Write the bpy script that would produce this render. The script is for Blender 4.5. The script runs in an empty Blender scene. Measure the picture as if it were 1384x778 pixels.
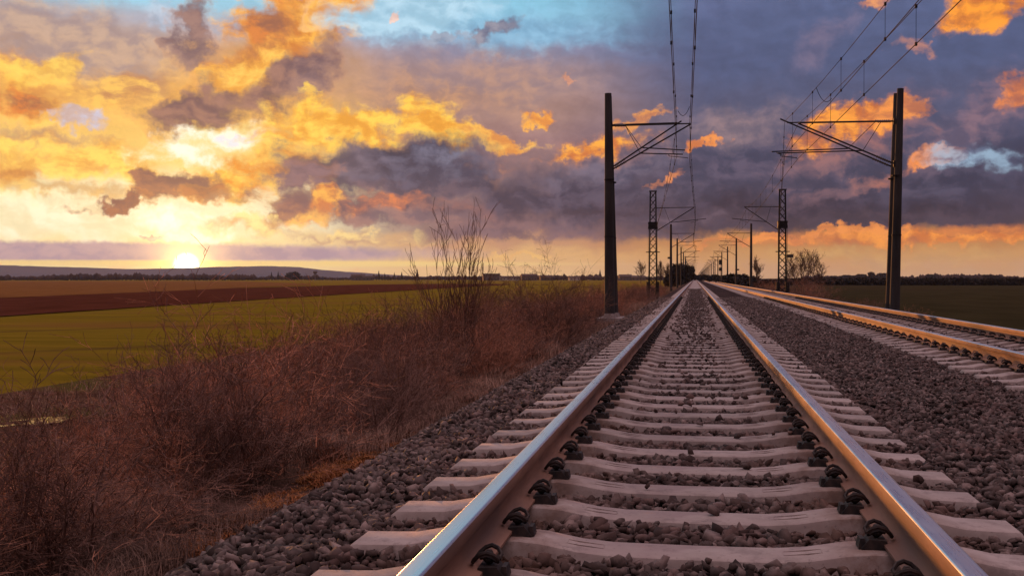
import bpy, math, random
import numpy as np
from mathutils import Vector, Matrix

random.seed(7)
rng = np.random.default_rng(11)
SC = bpy.context.scene
COL = SC.collection
R = math.radians

# ------------------------------------------------------------------ camera
# rail heads lie at z = 0, the left track runs along +Y through x = 0
FPX, PW, PH = 1500.0, 1384.0, 778.0
CAM_H = 0.795
YAW = math.atan((939.3 - 692.0) / FPX)          # camera looks to the left of the rails
PITCH = math.atan(13.0 / FPX)
cd = bpy.data.cameras.new('camera')
cam = bpy.data.objects.new('camera', cd)
COL.objects.link(cam)
cd.sensor_width = 36.0
cd.lens = 36.0 * FPX / PW
cd.clip_start = 0.05
cd.clip_end = 60000.0
cam.location = (0.005, 0.0, CAM_H)
cam.rotation_euler = (math.pi / 2 - PITCH, 0.0, YAW)
cd.dof.use_dof = False
cd.dof.focus_distance = 9.0
cd.dof.aperture_fstop = 11.0
SC.camera = cam

RM = cam.rotation_euler.to_matrix()
FW, RT, UP = -RM.col[2], RM.col[0], RM.col[1]
CP = Vector(cam.location)


def ray(px, py):
    return (FW + RT * ((px - PW / 2) / FPX) + UP * ((PH / 2 - py) / FPX)).normalized()


def at_y(px, py, y):
    d = ray(px, py)
    return CP + d * ((y - CP.y) / d.y)


def at_z(px, py, z):
    d = ray(px, py)
    return CP + d * ((z - CP.z) / d.z)


# ------------------------------------------------------------------ light
SUN_D = ray(252, 359.5)
SUN_AZ = math.atan2(SUN_D.x, SUN_D.y)
SUN_EL = math.asin(SUN_D.z)
sd = bpy.data.lights.new('sun', 'SUN')
sun = bpy.data.objects.new('sun', sd)
COL.objects.link(sun)
sd.energy = 5.0
sd.angle = R(0.53)
sd.color = (1.0, 0.36, 0.09)
LAMP_EL = R(1.5)
HAZE = 0.000035
ld = Vector((math.sin(SUN_AZ) * math.cos(LAMP_EL), math.cos(SUN_AZ) * math.cos(LAMP_EL), math.sin(LAMP_EL)))
sun.rotation_euler = ld.to_track_quat('Z', 'Y').to_euler()

SC.view_settings.view_transform = 'Standard'
SC.view_settings.look = 'None'
SC.view_settings.exposure = 0.0
SC.view_settings.gamma = 1.0
SC.cycles.use_denoising = True
SC.cycles.max_bounces = 5
SC.cycles.diffuse_bounces = 2
SC.cycles.glossy_bounces = 2
SC.cycles.transparent_max_bounces = 8
SC.cycles.volume_bounces = 0


def lin(c):
    return tuple(((v / 255) / 12.92 if v / 255 <= 0.04045 else ((v / 255 + 0.055) / 1.055) ** 2.4) for v in c)


# ------------------------------------------------------------------ world: dusk sky with broken clouds
world = bpy.data.worlds.new("World")
SC.world = world
world.use_nodes = True
WT = world.node_tree
WT.nodes.clear()


class NT:
    """small helper around a node tree"""
    def __init__(s, t):
        s.t = t

    def n(s, kind, **kw):
        nd = s.t.nodes.new(kind)
        for k, v in kw.items():
            setattr(nd, k, v)
        return nd

    def link(s, a, b):
        s.t.links.new(a, b)

    def put(s, sock, v):
        if isinstance(v, bpy.types.NodeSocket):
            s.t.links.new(v, sock)
        else:
            sock.default_value = v

    def m(s, op, a, b=0.0, c=0.0, clamp=False):
        nd = s.n('ShaderNodeMath', operation=op, use_clamp=clamp)
        s.put(nd.inputs[0], a)
        s.put(nd.inputs[1], b)
        s.put(nd.inputs[2], c)
        return nd.outputs[0]

    def mr(s, v, a, b, c=0.0, d=1.0, smooth=True):
        nd = s.n('ShaderNodeMapRange', interpolation_type='SMOOTHSTEP' if smooth else 'LINEAR', clamp=True)
        s.put(nd.inputs['Value'], v)
        for k, x in (('From Min', a), ('From Max', b), ('To Min', c), ('To Max', d)):
            s.put(nd.inputs[k], x)
        return nd.outputs[0]

    def mix(s, f, a, b, blend='MIX'):
        nd = s.n('ShaderNodeMix', data_type='RGBA', blend_type=blend)
        nd.clamp_factor = True
        s.put(nd.inputs[0], f)
        s.put(nd.inputs[6], a if isinstance(a, bpy.types.NodeSocket) else (*a[:3], 1))
        s.put(nd.inputs[7], b if isinstance(b, bpy.types.NodeSocket) else (*b[:3], 1))
        return nd.outputs[2]

    def vm(s, op, a, b=None, scale=None):
        nd = s.n('ShaderNodeVectorMath', operation=op)
        s.put(nd.inputs[0], a)
        if b is not None:
            s.put(nd.inputs[1], b)
        if scale is not None:
            s.put(nd.inputs['Scale'], scale)
        return nd.outputs[0]

    def noise(s, vec, scale, detail=4.0, rough=0.55, dims='3D', dist=0.0, lac=2.0):
        nd = s.n('ShaderNodeTexNoise', noise_dimensions=dims)
        if vec is not None:
            s.link(vec, nd.inputs['Vector'])
        nd.inputs['Scale'].default_value = scale
        nd.inputs['Detail'].default_value = detail
        nd.inputs['Roughness'].default_value = rough
        nd.inputs['Lacunarity'].default_value = lac
        nd.inputs['Distortion'].default_value = dist
        return nd

    def ramp(s, f, stops, interp='LINEAR'):
        nd = s.n('ShaderNodeValToRGB')
        cr = nd.color_ramp
        cr.interpolation = interp
        while len(cr.elements) > 1:
            cr.elements.remove(cr.elements[-1])
        for i, (p, c) in enumerate(stops):
            e = cr.elements[0] if i == 0 else cr.elements.new(p)
            e.position = p
            e.color = (*c[:3], 1)
        s.put(nd.inputs[0], f)
        return nd.outputs[0]


W = NT(WT)
tc = W.n('ShaderNodeTexCoord').outputs['Generated']
sep = W.n('ShaderNodeSeparateXYZ')
W.link(tc, sep.inputs[0])
# azimuth relative to the middle of the view and elevation, in degrees
AZC = math.atan2(FW.x, FW.y)
rotn = W.n('ShaderNodeVectorRotate', rotation_type='Z_AXIS')
W.link(tc, rotn.inputs['Vector'])
rotn.inputs['Angle'].default_value = AZC
seps = W.n('ShaderNodeSeparateXYZ')
W.link(rotn.outputs[0], seps.inputs[0])
az = W.m('ARCTAN2', seps.outputs[0], seps.outputs[1])
el = W.m('ARCSINE', seps.outputs[2])
K = 57.29578
azd = W.m('MULTIPLY', az, K)
eld = W.m('MULTIPLY', el, K)
comb = W.n('ShaderNodeCombineXYZ')
W.link(azd, comb.inputs[0])
W.link(eld, comb.inputs[1])
P = comb.outputs[0]


def deg(px, py):
    d = ray(px, py)
    a = (math.atan2(d.x, d.y) - AZC) * K
    return a, math.asin(d.z) * K


D2P = FPX / K          # pixels of the photo per degree, near the middle

# shared turbulence (wisps lie down flat towards the horizon)
warpn = W.noise(P, 0.42, 4.0, 0.55, '2D')
warp = W.vm('SUBTRACT', warpn.outputs['Color'], (0.5, 0.5, 0.5))
warpf = W.noise(P, 2.1, 5.0, 0.62, '2D')
Q = W.vm('ADD', P, W.vm('MULTIPLY', warp, (3.0, 2.0, 0.0)))
Q = W.vm('ADD', Q, W.vm('MULTIPLY', W.vm('SUBTRACT', warpf.outputs['Color'], (0.5, 0.5, 0.5)), (0.9, 0.7, 0.0)))
QR = W.vm('ADD', P, W.vm('MULTIPLY', W.vm('SUBTRACT', warpf.outputs['Color'], (0.5, 0.5, 0.5)), (0.8, 0.28, 0.0)))
Qs = W.vm('MULTIPLY', W.vm('ADD', P, W.vm('MULTIPLY', warp, (1.3, 0.9, 0.0))), (0.75, 1.25, 1.0))
fbm = W.noise(Qs, 0.6, 10.0, 0.56, '2D').outputs['Fac']
# the same turbulence a little nearer to the sun: the difference lights the billows
toward = W.vm('ADD', Qs, (-0.28, -0.34, 0.0))
fbm2 = W.noise(toward, 0.6, 10.0, 0.56, '2D').outputs['Fac']
relief = W.m('MULTIPLY', W.m('SUBTRACT', fbm, fbm2), 3.8)
lit = W.m('ADD', relief, 0.5, clamp=True)
nz = W.m('SUBTRACT', fbm, 0.5)


def column(stops):
    """sky colours from the horizon up; stops are (row in the photo, colour)"""
    top = 16.0
    out = []
    for y, c in stops:
        e = deg(692, y)[1]
        out.append((max(0.0, min(1.0, e / top)), lin(c)))
    return out


eln = W.m('DIVIDE', W.m('ADD', eld, W.m('MULTIPLY', nz, 1.6)), 16.0, clamp=True)
SKY_L = column([(376, (252, 206, 140)), (362, (255, 232, 160)), (335, (255, 228, 165)), (300, (255, 243, 200)), (262, (255, 240, 190)),
                (225, (255, 214, 120)), (180, (250, 196, 105)), (120, (240, 176, 95)), (85, (214, 160, 110)), (50, (176, 176, 190)), (15, (155, 208, 232)), (0, (155, 208, 232))])
SKY_M = column([(376, (240, 196, 130)), (350, (232, 184, 118)), (330, (196, 146, 110)), (312, (132, 102, 106)), (250, (120, 100, 110)), (190, (158, 122, 122)),
                (150, (172, 134, 124)), (100, (164, 140, 146)), (75, (140, 142, 170)), (50, (136, 176, 208)), (20, (140, 200, 226)), (0, (140, 203, 230))])
SKY_R = column([(376, (205, 158, 108)), (350, (206, 150, 86)), (326, (190, 130, 72)), (308, (66, 60, 76)), (250, (60, 62, 86)),
                (150, (84, 88, 118)), (90, (82, 92, 128)), (40, (86, 97, 134)), (0, (94, 105, 144))])
cl = W.ramp(eln, SKY_L, 'EASE')
cm_ = W.ramp(eln, SKY_M, 'EASE')
cr_ = W.ramp(eln, SKY_R, 'EASE')
aL, aM, aR = deg(330, 200)[0], deg(620, 200)[0], deg(960, 200)[0]
sky = W.mix(W.mr(azd, aL, aM), cl, cm_)
sky = W.mix(W.mr(azd, aM + 3, aR), sky, cr_)

_scales = {}


def blob(x, y, rx, ry, rot=0.0, soft=0.35, k=1.6, a=(255, 200, 90), b=None, alpha=1.0, mid=0.5, wid=0.5, src=None, rim=None, rw=0.5):
    """one bank of cloud: centre and half sizes as seen in the sky (degrees), ragged by the shared turbulence;
    a = colour on its sun side, b = colour on its far side"""
    global sky
    cx, cy = deg(x, y)
    mp = W.n('ShaderNodeMapping', vector_type='TEXTURE')
    W.link(src or Q, mp.inputs[0])
    mp.inputs['Location'].default_value = (cx, cy, 0)
    mp.inputs['Rotation'].default_value = (0, 0, R(rot))
    mp.inputs['Scale'].default_value = (rx / D2P, ry / D2P, 1)
    gr = W.n('ShaderNodeTexGradient', gradient_type='SPHERICAL')
    W.link(mp.outputs[0], gr.inputs[0])
    v = W.m('MULTIPLY_ADD', W.m('MULTIPLY', nz, k), W.m('MINIMUM', W.m('MULTIPLY', gr.outputs['Fac'], 7.0), 1.0), gr.outputs['Fac'])
    t = 0.05 + k * 0.10
    msk = W.mr(v, t, t + max(soft, 0.36) + 0.06, 0.0, alpha)
    if b is None:
        c = lin(a)
    else:
        c = W.mix(W.mr(lit, mid - wid, mid + wid), lin(b), lin(a))
    if rim is not None:
        c = W.mix(W.mr(v, t, t + rw), lin(rim), c)
    sky = W.mix(msk, sky, c)




# --- high veil on the left, and the upper orange mass
blob(90, 55, 250, 75, -8, .5, .7, (196, 164, 144), (174, 150, 148), .95)
blob(40, 118, 230, 62, 0, .6, 1.5, (255, 200, 90), (232, 156, 84), .9)
blob(60, 95, 90, 24, 12, .5, 1.5, (255, 214, 100), (250, 190, 84), .9)
blob(170, 120, 170, 55, 5, .6, 1.5, (246, 190, 96), (204, 144, 96), .85)
blob(10, 135, 80, 42, 10, .6, 1.3, (214, 116, 60), (164, 100, 78), .9, rim=(250, 160, 50))
blob(232, 20, 60, 26, 0, .5, 1.2, (196, 204, 220), (165, 190, 215), .6)
blob(390, 50, 180, 90, 35, .4, 1.5, (255, 186, 80), (222, 136, 66))
blob(462, 8, 80, 38, 25, .35, 1.4, (255, 190, 86), (240, 160, 76), rim=(255, 214, 170))
blob(262, 45, 90, 40, 80, .5, 1.4, (156, 122, 116), (128, 102, 108), rim=(220, 150, 96), rw=.4)
blob(360, 42, 95, 44, 35, .6, 1.4, (212, 124, 66), (160, 104, 84), .95)
blob(335, 100, 90, 36, 25, .5, 1.5, (255, 206, 100), (250, 176, 74), .9)
blob(412, 95, 105, 52, 38, .55, 1.1, (150, 116, 112), (118, 92, 102), rim=(222, 136, 72), rw=.4)
blob(265, 148, 130, 48, 16, .5, 1.2, (156, 114, 102), (120, 90, 96), rim=(240, 146, 56), rw=.4)
blob(352, 126, 110, 36, 30, .6, 1.1, (158, 116, 104), (124, 94, 98), .95)
blob(108, 165, 60, 20, -5, .4, 1.0, (196, 196, 220), (206, 180, 180), .9)
blob(70, 190, 130, 14, -3, .6, 1.2, (190, 146, 126), (176, 136, 128), .7)
# --- yellow billows of the middle left
blob(70, 222, 230, 52, 0, .5, 1.4, (255, 214, 100), (244, 172, 78), .9)
blob(30, 232, 60, 16, 0, .5, 1.4, (220, 130, 60), (200, 120, 70), .6)
blob(110, 256, 230, 16, -3, .7, .8, (236, 188, 112), (222, 172, 112), .8)
blob(330, 235, 150, 66, 0, .5, 1.6, (255, 210, 90), (244, 152, 56))
blob(285, 196, 130, 34, 8, .5, 1.2, (255, 250, 226), (255, 232, 160), 1.0)
blob(325, 188, 40, 10, 5, .5, 1.0, (226, 226, 236), (240, 230, 220), .8)
blob(90, 296, 300, 38, 0, .5, .4, (255, 246, 208), (255, 240, 192), 1)
blob(250, 296, 80, 22, 0, .6, .8, (255, 252, 235), (255, 250, 220), .9)
# --- brown scraps above the sun
blob(235, 250, 84, 37, 6, .35, 1.3, (156, 104, 86), (122, 86, 88), rim=(252, 166, 56), rw=.38)
blob(168, 272, 56, 17, 14, .25, 1.0, (156, 98, 78), (122, 82, 84), rim=(250, 160, 60), rw=.3)
blob(288, 262, 52, 26, 5, .5, 1.5, (180, 112, 74), (140, 92, 82), .9, rim=(250, 166, 60))
# --- the veil behind the big bank (right of centre top)
blob(620, 115, 280, 78, 3, .8, .6, (184, 142, 122), (160, 132, 134), .9)
blob(590, 130, 150, 36, 0, .9, .5, (206, 150, 104), (190, 138, 104), .6)
# --- the big bank in the middle: golden top, slate belly
blob(470, 172, 150, 50, -6, .3, 1.4, (255, 208, 88), (246, 168, 64))
blob(595, 172, 80, 54, -25, .25, 1.3, (255, 204, 86), (246, 166, 62))
blob(680, 190, 80, 16, -12, .3, 1.5, (250, 190, 90), (232, 150, 80))
blob(385, 225, 100, 80, 20, .5, 1.7, (255, 206, 92), (242, 156, 62))
blob(520, 236, 240, 56, -3, .4, 1.0, (114, 94, 106), (80, 76, 98), rim=(206, 136, 90), rw=.35)
blob(555, 222, 175, 44, 5, .5, .8, (78, 80, 106), (50, 56, 82), alpha=1)
blob(470, 225, 90, 40, 10, .7, .8, (110, 100, 118), (84, 80, 102), alpha=.9)
blob(590, 212, 80, 14, 8, .9, .8, (132, 134, 156), (100, 100, 124), .6)
blob(400, 248, 100, 38, 20, .5, 1.2, (130, 102, 112), (104, 86, 102), rim=(206, 130, 80))
blob(540, 282, 260, 34, -3, .4, 1.2, (150, 104, 98), (98, 80, 96), 1)
blob(425, 284, 75, 30, 22, .4, 1.5, (255, 186, 84), (222, 128, 74), .9)
blob(385, 275, 50, 30, 50, .5, 1.2, (150, 104, 96), (120, 90, 100), .9)
blob(520, 272, 100, 18, 6, .6, 1.6, (232, 132, 76), (180, 112, 96), .85)
blob(650, 265, 60, 16, 6, .6, 1.6, (190, 150, 140), (130, 108, 120), .7)
blob(560, 296, 190, 20, -2, .6, 1.2, (150, 116, 114), (120, 100, 112), .9)
blob(330, 302, 90, 18, 0, .5, 1.4, (255, 226, 140), (220, 160, 100), .8)
blob(460, 320, 190, 16, -2, .5, 1.6, (250, 216, 140), (188, 146, 128), .85)
# --- long flat roll just over the horizon on the left
blob(205, 320, 22, 7, 0, .3, .8, (150, 118, 116), (130, 104, 112), .9)
blob(262, 321, 90, 12, 0, .5, .4, (255, 252, 226), (255, 248, 210), 1)
blob(120, 341, 620, 18, 0, .14, .22, (188, 160, 164), (162, 142, 160), 1.0, src=QR)
blob(300, 356, 620, 6, 0, .5, .0, (255, 222, 130), alpha=.8, src=P)
blob(690, 316, 200, 12, 3, .6, 1.0, (120, 96, 104), (96, 80, 96), .8)
# --- dark mass running right of centre
blob(800, 272, 300, 58, -3, .5, .8, (84, 76, 96), (52, 54, 78), 1)
blob(1080, 285, 480, 42, 0, .7, .6, (58, 52, 70), (40, 40, 60), 1)
blob(820, 225, 150, 34, 12, .7, 1.0, (112, 104, 124), (76, 78, 104), .9)
blob(1020, 225, 300, 56, 6, .8, 1.1, (90, 82, 104), (60, 64, 90), .95)
blob(1290, 240, 220, 66, 12, .8, 1.0, (74, 72, 94), (50, 54, 78), 1)
blob(1320, 165, 150, 50, 35, .7, .8, (134, 106, 120), (100, 90, 114), .9)
blob(900, 275, 200, 20, 6, .8, .8, (66, 60, 80), (46, 48, 70), .9)
blob(1180, 292, 220, 18, 3, .8, .8, (56, 50, 66), (38, 38, 56), 1)
blob(990, 172, 170, 46, 4, .9, .9, (156, 128, 130), (128, 112, 124), .8)
blob(860, 262, 260, 26, 4, .8, .8, (82, 76, 96), (62, 60, 82), .9)
blob(860, 292, 260, 18, 0, .7, .8, (78, 68, 84), (58, 52, 70), .9)
blob(600, 228, 130, 22, 6, .7, .8, (92, 92, 114), (62, 66, 92), .9)
blob(1150, 296, 300, 12, 0, .7, .6, (70, 60, 74), (52, 48, 64), .9)
# --- orange and gold scraps
blob(800, 205, 150, 34, 8, .8, 1.2, (170, 118, 104), (130, 98, 106), .8)
blob(800, 203, 125, 20, 10, .4, 1.4, (255, 174, 70), (216, 122, 66), rim=(190, 124, 92), rw=.45)
blob(870, 162, 50, 14, 20, .35, 1.4, (236, 156, 80), (200, 126, 90), .9)
blob(722, 158, 30, 14, 0, .35, 1.0, (252, 180, 80), (238, 150, 74), rim=(190, 130, 110))
blob(955, 195, 38, 9, 15, .35, 1.2, (244, 150, 76), (220, 126, 72), .95)
blob(902, 236, 44, 8, 28, .4, 1.4, (230, 140, 84), (180, 112, 90), .9)
blob(768, 101, 12, 9, 0, .4, 1.0, (232, 164, 130), (220, 150, 120), .8)
blob(1150, 205, 170, 30, 18, .7, 1.2, (150, 106, 106), (110, 92, 108), .8)
blob(1170, 170, 150, 50, 14, .8, 1.0, (160, 108, 106), (124, 94, 108), .85)
blob(1130, 172, 105, 30, 22, .4, 1.2, (255, 162, 64), (206, 114, 66), rim=(180, 112, 92), rw=.45)
blob(1195, 150, 36, 34, 60, .4, 1.2, (255, 160, 66), (206, 114, 66), rim=(180, 112, 92), rw=.45)
blob(1230, 150, 60, 22, 0, .35, 1.4, (240, 148, 76), (200, 118, 80), .9)
blob(1335, 14, 90, 40, 12, .35, 1.3, (255, 160, 56), (214, 122, 60), rim=(170, 120, 110))
blob(1378, 122, 40, 28, 35, .45, 1.1, (236, 136, 70), (190, 110, 84), .95)
blob(1180, 3, 44, 15, 10, .4, 1.3, (240, 160, 100), (200, 130, 110), .9)
blob(1230, 62, 50, 16, -30, .5, 1.4, (200, 134, 110), (140, 112, 126), .75)
blob(1110, 60, 80, 40, 30, .8, 1.0, (130, 114, 136), (112, 106, 136), .6)
blob(1262, 211, 50, 16, 5, .4, 1.3, (244, 146, 74), (190, 116, 86), 1)
blob(1200, 236, 70, 18, 24, .6, 1.5, (210, 126, 90), (150, 104, 104), .85)
blob(1330, 214, 100, 24, -8, .7, 1.6, (150, 178, 202), (96, 106, 136), .85)
blob(1130, 262, 150, 20, 16, .7, 1.4, (124, 94, 104), (84, 78, 98), .7)
blob(840, 300, 200, 12, 3, .7, 1.2, (100, 84, 100), (76, 70, 90), .7)
# --- glowing slot under the dark deck, on the right
blob(1250, 318, 330, 15, 1, .5, .4, (216, 128, 62), (190, 108, 62), .95, src=QR)
blob(1300, 321, 260, 11, 1, .6, .6, (252, 158, 60), (216, 120, 50), .9)
blob(1090, 319, 220, 10, 2, .4, .8, (240, 148, 70), (214, 126, 66), .95)
blob(1190, 348, 330, 16, 0, .8, .6, (214, 166, 96), (196, 148, 90), .7)
blob(700, 345, 60, 6, 4, .5, 1.2, (250, 200, 110), (236, 180, 104), .7)
# --- clear blue gap near the top with torn grey wisps
blob(560, 18, 150, 52, 5, .35, .7, (180, 216, 236), (162, 206, 230), 1)
blob(720, 42, 170, 46, 0, .7, .6, (142, 190, 220), (128, 178, 212), .8)
blob(670, 45, 80, 17, 28, .5, 2.0, (150, 146, 160), (112, 114, 140), .95)
blob(600, 58, 60, 10, 15, .5, 2.0, (160, 168, 186), (130, 138, 162), .8)
blob(530, 27, 14, 7, 30, .4, 1.0, (244, 206, 190), (230, 190, 180), .9)


# fine light and shade inside every bank
shade = W.mr(W.m('SUBTRACT', relief, 0.0), -0.7, 0.7, 0.90, 1.10, smooth=False)
hz = W.mr(eld, 0.9, 3.0, 0.0, 1.0)
sky = W.vm('SCALE', sky, scale=W.m('MULTIPLY_ADD', W.m('SUBTRACT', shade, 1.0), hz, 1.0))

# clear air and glow around the sun itself
dotn = W.n('ShaderNodeVectorMath', operation='DOT_PRODUCT')
W.link(tc, dotn.inputs[0])
dotn.inputs[1].default_value = tuple(SUN_D)
ang = W.m('MULTIPLY', W.m('ARCCOSINE', W.m('MINIMUM', dotn.outputs['Value'], 1.0)), K)
disc = W.mr(ang, 0.75, 0.2)
g1 = W.m('EXPONENT', W.m('DIVIDE', ang, -0.75))
g2 = W.m('EXPONENT', W.m('DIVIDE', ang, -2.2))
glow = W.vm('ADD', W.vm('SCALE', (1.0, 0.62, 0.16), scale=W.m('MULTIPLY', g1, 4.2)), W.vm('SCALE', (1.0, 0.55, 0.16), scale=W.m('MULTIPLY', g2, 0.26)))
glow = W.vm('ADD', glow, W.vm('SCALE', (1.0, 0.9, 0.6), scale=W.m('MULTIPLY', disc, 6.0)))
g3 = W.m('MULTIPLY', W.m('EXPONENT', W.m('DIVIDE', ang, -6.0)), 0.13)
glow = W.vm('ADD', glow, W.vm('SCALE', (1.0, 0.60, 0.16), scale=g3))
sky = W.vm('ADD', sky, glow)

# the part of the sky over and behind the camera: unseen, a mauve glow added to light the ground from above
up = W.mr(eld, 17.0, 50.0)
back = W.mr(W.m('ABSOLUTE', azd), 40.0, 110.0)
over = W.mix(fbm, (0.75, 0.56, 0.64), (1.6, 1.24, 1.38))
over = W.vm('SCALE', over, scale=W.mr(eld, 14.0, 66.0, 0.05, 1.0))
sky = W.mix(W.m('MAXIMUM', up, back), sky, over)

st = W.n('ShaderNodeTexSky', sky_type='NISHITA')
st.sun_disc = False
st.sun_elevation = LAMP_EL
st.sun_rotation = SUN_AZ
st.dust_density = 2.0
bg1 = W.n('ShaderNodeBackground')
bg1.inputs[1].default_value = 0.05
W.link(st.outputs[0], bg1.inputs[0])
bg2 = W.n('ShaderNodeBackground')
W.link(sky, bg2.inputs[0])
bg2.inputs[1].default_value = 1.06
add = W.n('ShaderNodeMixShader')
add.inputs[0].default_value = 0.94
W.link(bg1.outputs[0], add.inputs[1])
W.link(bg2.outputs[0], add.inputs[2])
wo = W.n('ShaderNodeOutputWorld')
W.link(add.outputs[0], wo.inputs['Surface'])
world.cycles.sampling_method = 'MANUAL'
world.cycles.sample_map_resolution = 512

# ------------------------------------------------------------------ helpers
def tag(o, label=None, cat=None, group=None, kind=None):
    if label:
        o['label'] = label
    if cat:
        o['category'] = cat
    if group:
        o['group'] = group
    if kind:
        o['kind'] = kind
    return o


def empty(name, loc, label, cat, group=None, rz=0.0):
    o = bpy.data.objects.new(name, None)
    COL.objects.link(o)
    o.location = loc
    o.rotation_euler = (0, 0, rz)
    o.empty_display_size = 0.2
    return tag(o, label, cat, group)


def link_mesh(name, me, mat=None, parent=None, loc=(0, 0, 0)):
    o = bpy.data.objects.new(name, me)
    COL.objects.link(o)
    o.location = loc
    if mat is not None and len(me.materials) == 0:
        me.materials.append(mat)
    if parent is not None:
        o.parent = parent
    return o


def np_mesh(name, v, f, smooth=False):
    """mesh from a numpy vertex array and an (n,k) face array"""
    me = bpy.data.meshes.new(name)
    v = np.asarray(v, dtype=np.float32)
    f = np.asarray(f, dtype=np.int32)
    n, k = f.shape
    me.vertices.add(len(v))
    me.vertices.foreach_set('co', v.ravel())
    me.loops.add(n * k)
    me.loops.foreach_set('vertex_index', f.ravel())
    me.polygons.add(n)
    me.polygons.foreach_set('loop_start', np.arange(0, n * k, k, dtype=np.int32))
    me.update(calc_edges=True)
    if smooth:
        me.polygons.foreach_set('use_smooth', np.ones(n, dtype=bool))
    return me


class MB:
    def __init__(s):
        s.v, s.f = [], []

    def add(s, v, f):
        b = len(s.v)
        s.v += [tuple(p) for p in v]
        s.f += [tuple(i + b for i in q) for q in f]
        return s

    def box(s, a, b, taper=None):
        (x0, y0, z0), (x1, y1, z1) = a, b
        t = taper or 0.0
        v = [(x0, y0, z0), (x1, y0, z0), (x1, y1, z0), (x0, y1, z0),
             (x0 + t, y0 + t, z1), (x1 - t, y0 + t, z1), (x1 - t, y1 - t, z1), (x0 + t, y1 - t, z1)]
        return s.add(v, [(3, 2, 1, 0), (4, 5, 6, 7), (0, 1, 5, 4), (1, 2, 6, 5), (2, 3, 7, 6), (3, 0, 4, 7)])

    def tube(s, pts, rad, n=8, cap=True):
        pts = [Vector(p) for p in pts]
        if not isinstance(rad, (list, tuple)):
            rad = [rad] * len(pts)
        vs = []
        for i, p in enumerate(pts):
            d = (pts[min(i + 1, len(pts) - 1)] - pts[max(i - 1, 0)]).normalized()
            ref = Vector((0, 0, 1)) if abs(d.z) < 0.95 else Vector((0, 1, 0))
            a = d.cross(ref).normalized()
            b = d.cross(a).normalized()
            for k in range(n):
                t = 2 * math.pi * k / n
                vs.append(p + (a * math.cos(t) + b * math.sin(t)) * rad[i])
        fs = []
        for i in range(len(pts) - 1):
            for k in range(n):
                k2 = (k + 1) % n
                fs.append((i * n + k, i * n + k2, (i + 1) * n + k2, (i + 1) * n + k))
        if cap:
            fs.append(tuple(range(n)))
            fs.append(tuple((len(pts) - 1) * n + k for k in reversed(range(n))))
        return s.add(vs, fs)

    def lathe(s, c, prof, n=12):
        return s.tube([(c[0], c[1], c[2] + z) for r, z in prof], [r for r, z in prof], n)

    def sweep_y(s, prof, ys, closed=True):
        n = len(prof)
        vs = [(x, y, z) for y in ys for x, z in prof]
        fs = []
        for i in range(len(ys) - 1):
            for k in range(n if closed else n - 1):
                k2 = (k + 1) % n
                fs.append((i * n + k, (i + 1) * n + k, (i + 1) * n + k2, i * n + k2))
        return s.add(vs, fs)

    def mesh(s, name, smooth=False):
        me = bpy.data.meshes.new(name)
        me.from_pydata(s.v, [], s.f)
        me.update()
        if smooth:
            me.polygons.foreach_set('use_smooth', [True] * len(me.polygons))
        return me

    def build(s, name, mat, parent=None, loc=(0, 0, 0), smooth=False):
        return link_mesh(name, s.mesh(name, smooth), mat, parent, loc)


def copy_tree(o, parent=None):
    c = o.copy()
    COL.objects.link(c)
    if parent is not None:
        c.parent = parent
    for ch in list(o.children):
        copy_tree(ch, c)
    return c


# ------------------------------------------------------------------ materials
def new_mat(name):
    mt = bpy.data.materials.new(name)
    mt.use_nodes = True
    t = NT(mt.node_tree)
    bs = mt.node_tree.nodes['Principled BSDF']
    return mt, t, bs


def noisy(name, c1, c2, scale=4.0, rough=0.85, detail=5.0, bump=0.0, bump_scale=None, metal=0.0, island=0.0, coords='Object', stretch=(1, 1, 1), c3=None, s3=0.3, spec=0.3, bdist=0.02):
    mt, t, bs = new_mat(name)
    tcn = t.n('ShaderNodeTexCoord').outputs[coords]
    mp = t.vm('MULTIPLY', tcn, stretch)
    nf = t.noise(mp, scale, detail, 0.6).outputs['Fac']
    col = t.mix(t.mr(nf, 0.32, 0.68), c1, c2)
    if c3 is not None:
        n3 = t.noise(mp, s3, 3.0, 0.6).outputs['Fac']
        col = t.mix(t.mr(n3, 0.48, 0.66), col, c3)
    if island:
        g = t.n('ShaderNodeNewGeometry')
        hv = t.mr(g.outputs['Random Per Island'], 0, 1, 1 - island, 1 + island, smooth=False)
        col = t.vm('SCALE', col, scale=hv)
    t.put(bs.inputs['Base Color'], col)
    bs.inputs['Roughness'].default_value = rough
    bs.inputs['Metallic'].default_value = metal
    bs.inputs['Specular IOR Level'].default_value = spec
    if bump:
        bn = t.noise(mp, bump_scale or scale * 4, 6.0, 0.65).outputs['Fac']
        b = t.n('ShaderNodeBump')
        b.inputs['Strength'].default_value = bump
        b.inputs['Distance'].default_value = bdist
        t.link(bn, b.inputs['Height'])
        t.link(b.outputs[0], bs.inputs['Normal'])
    return mt


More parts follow.
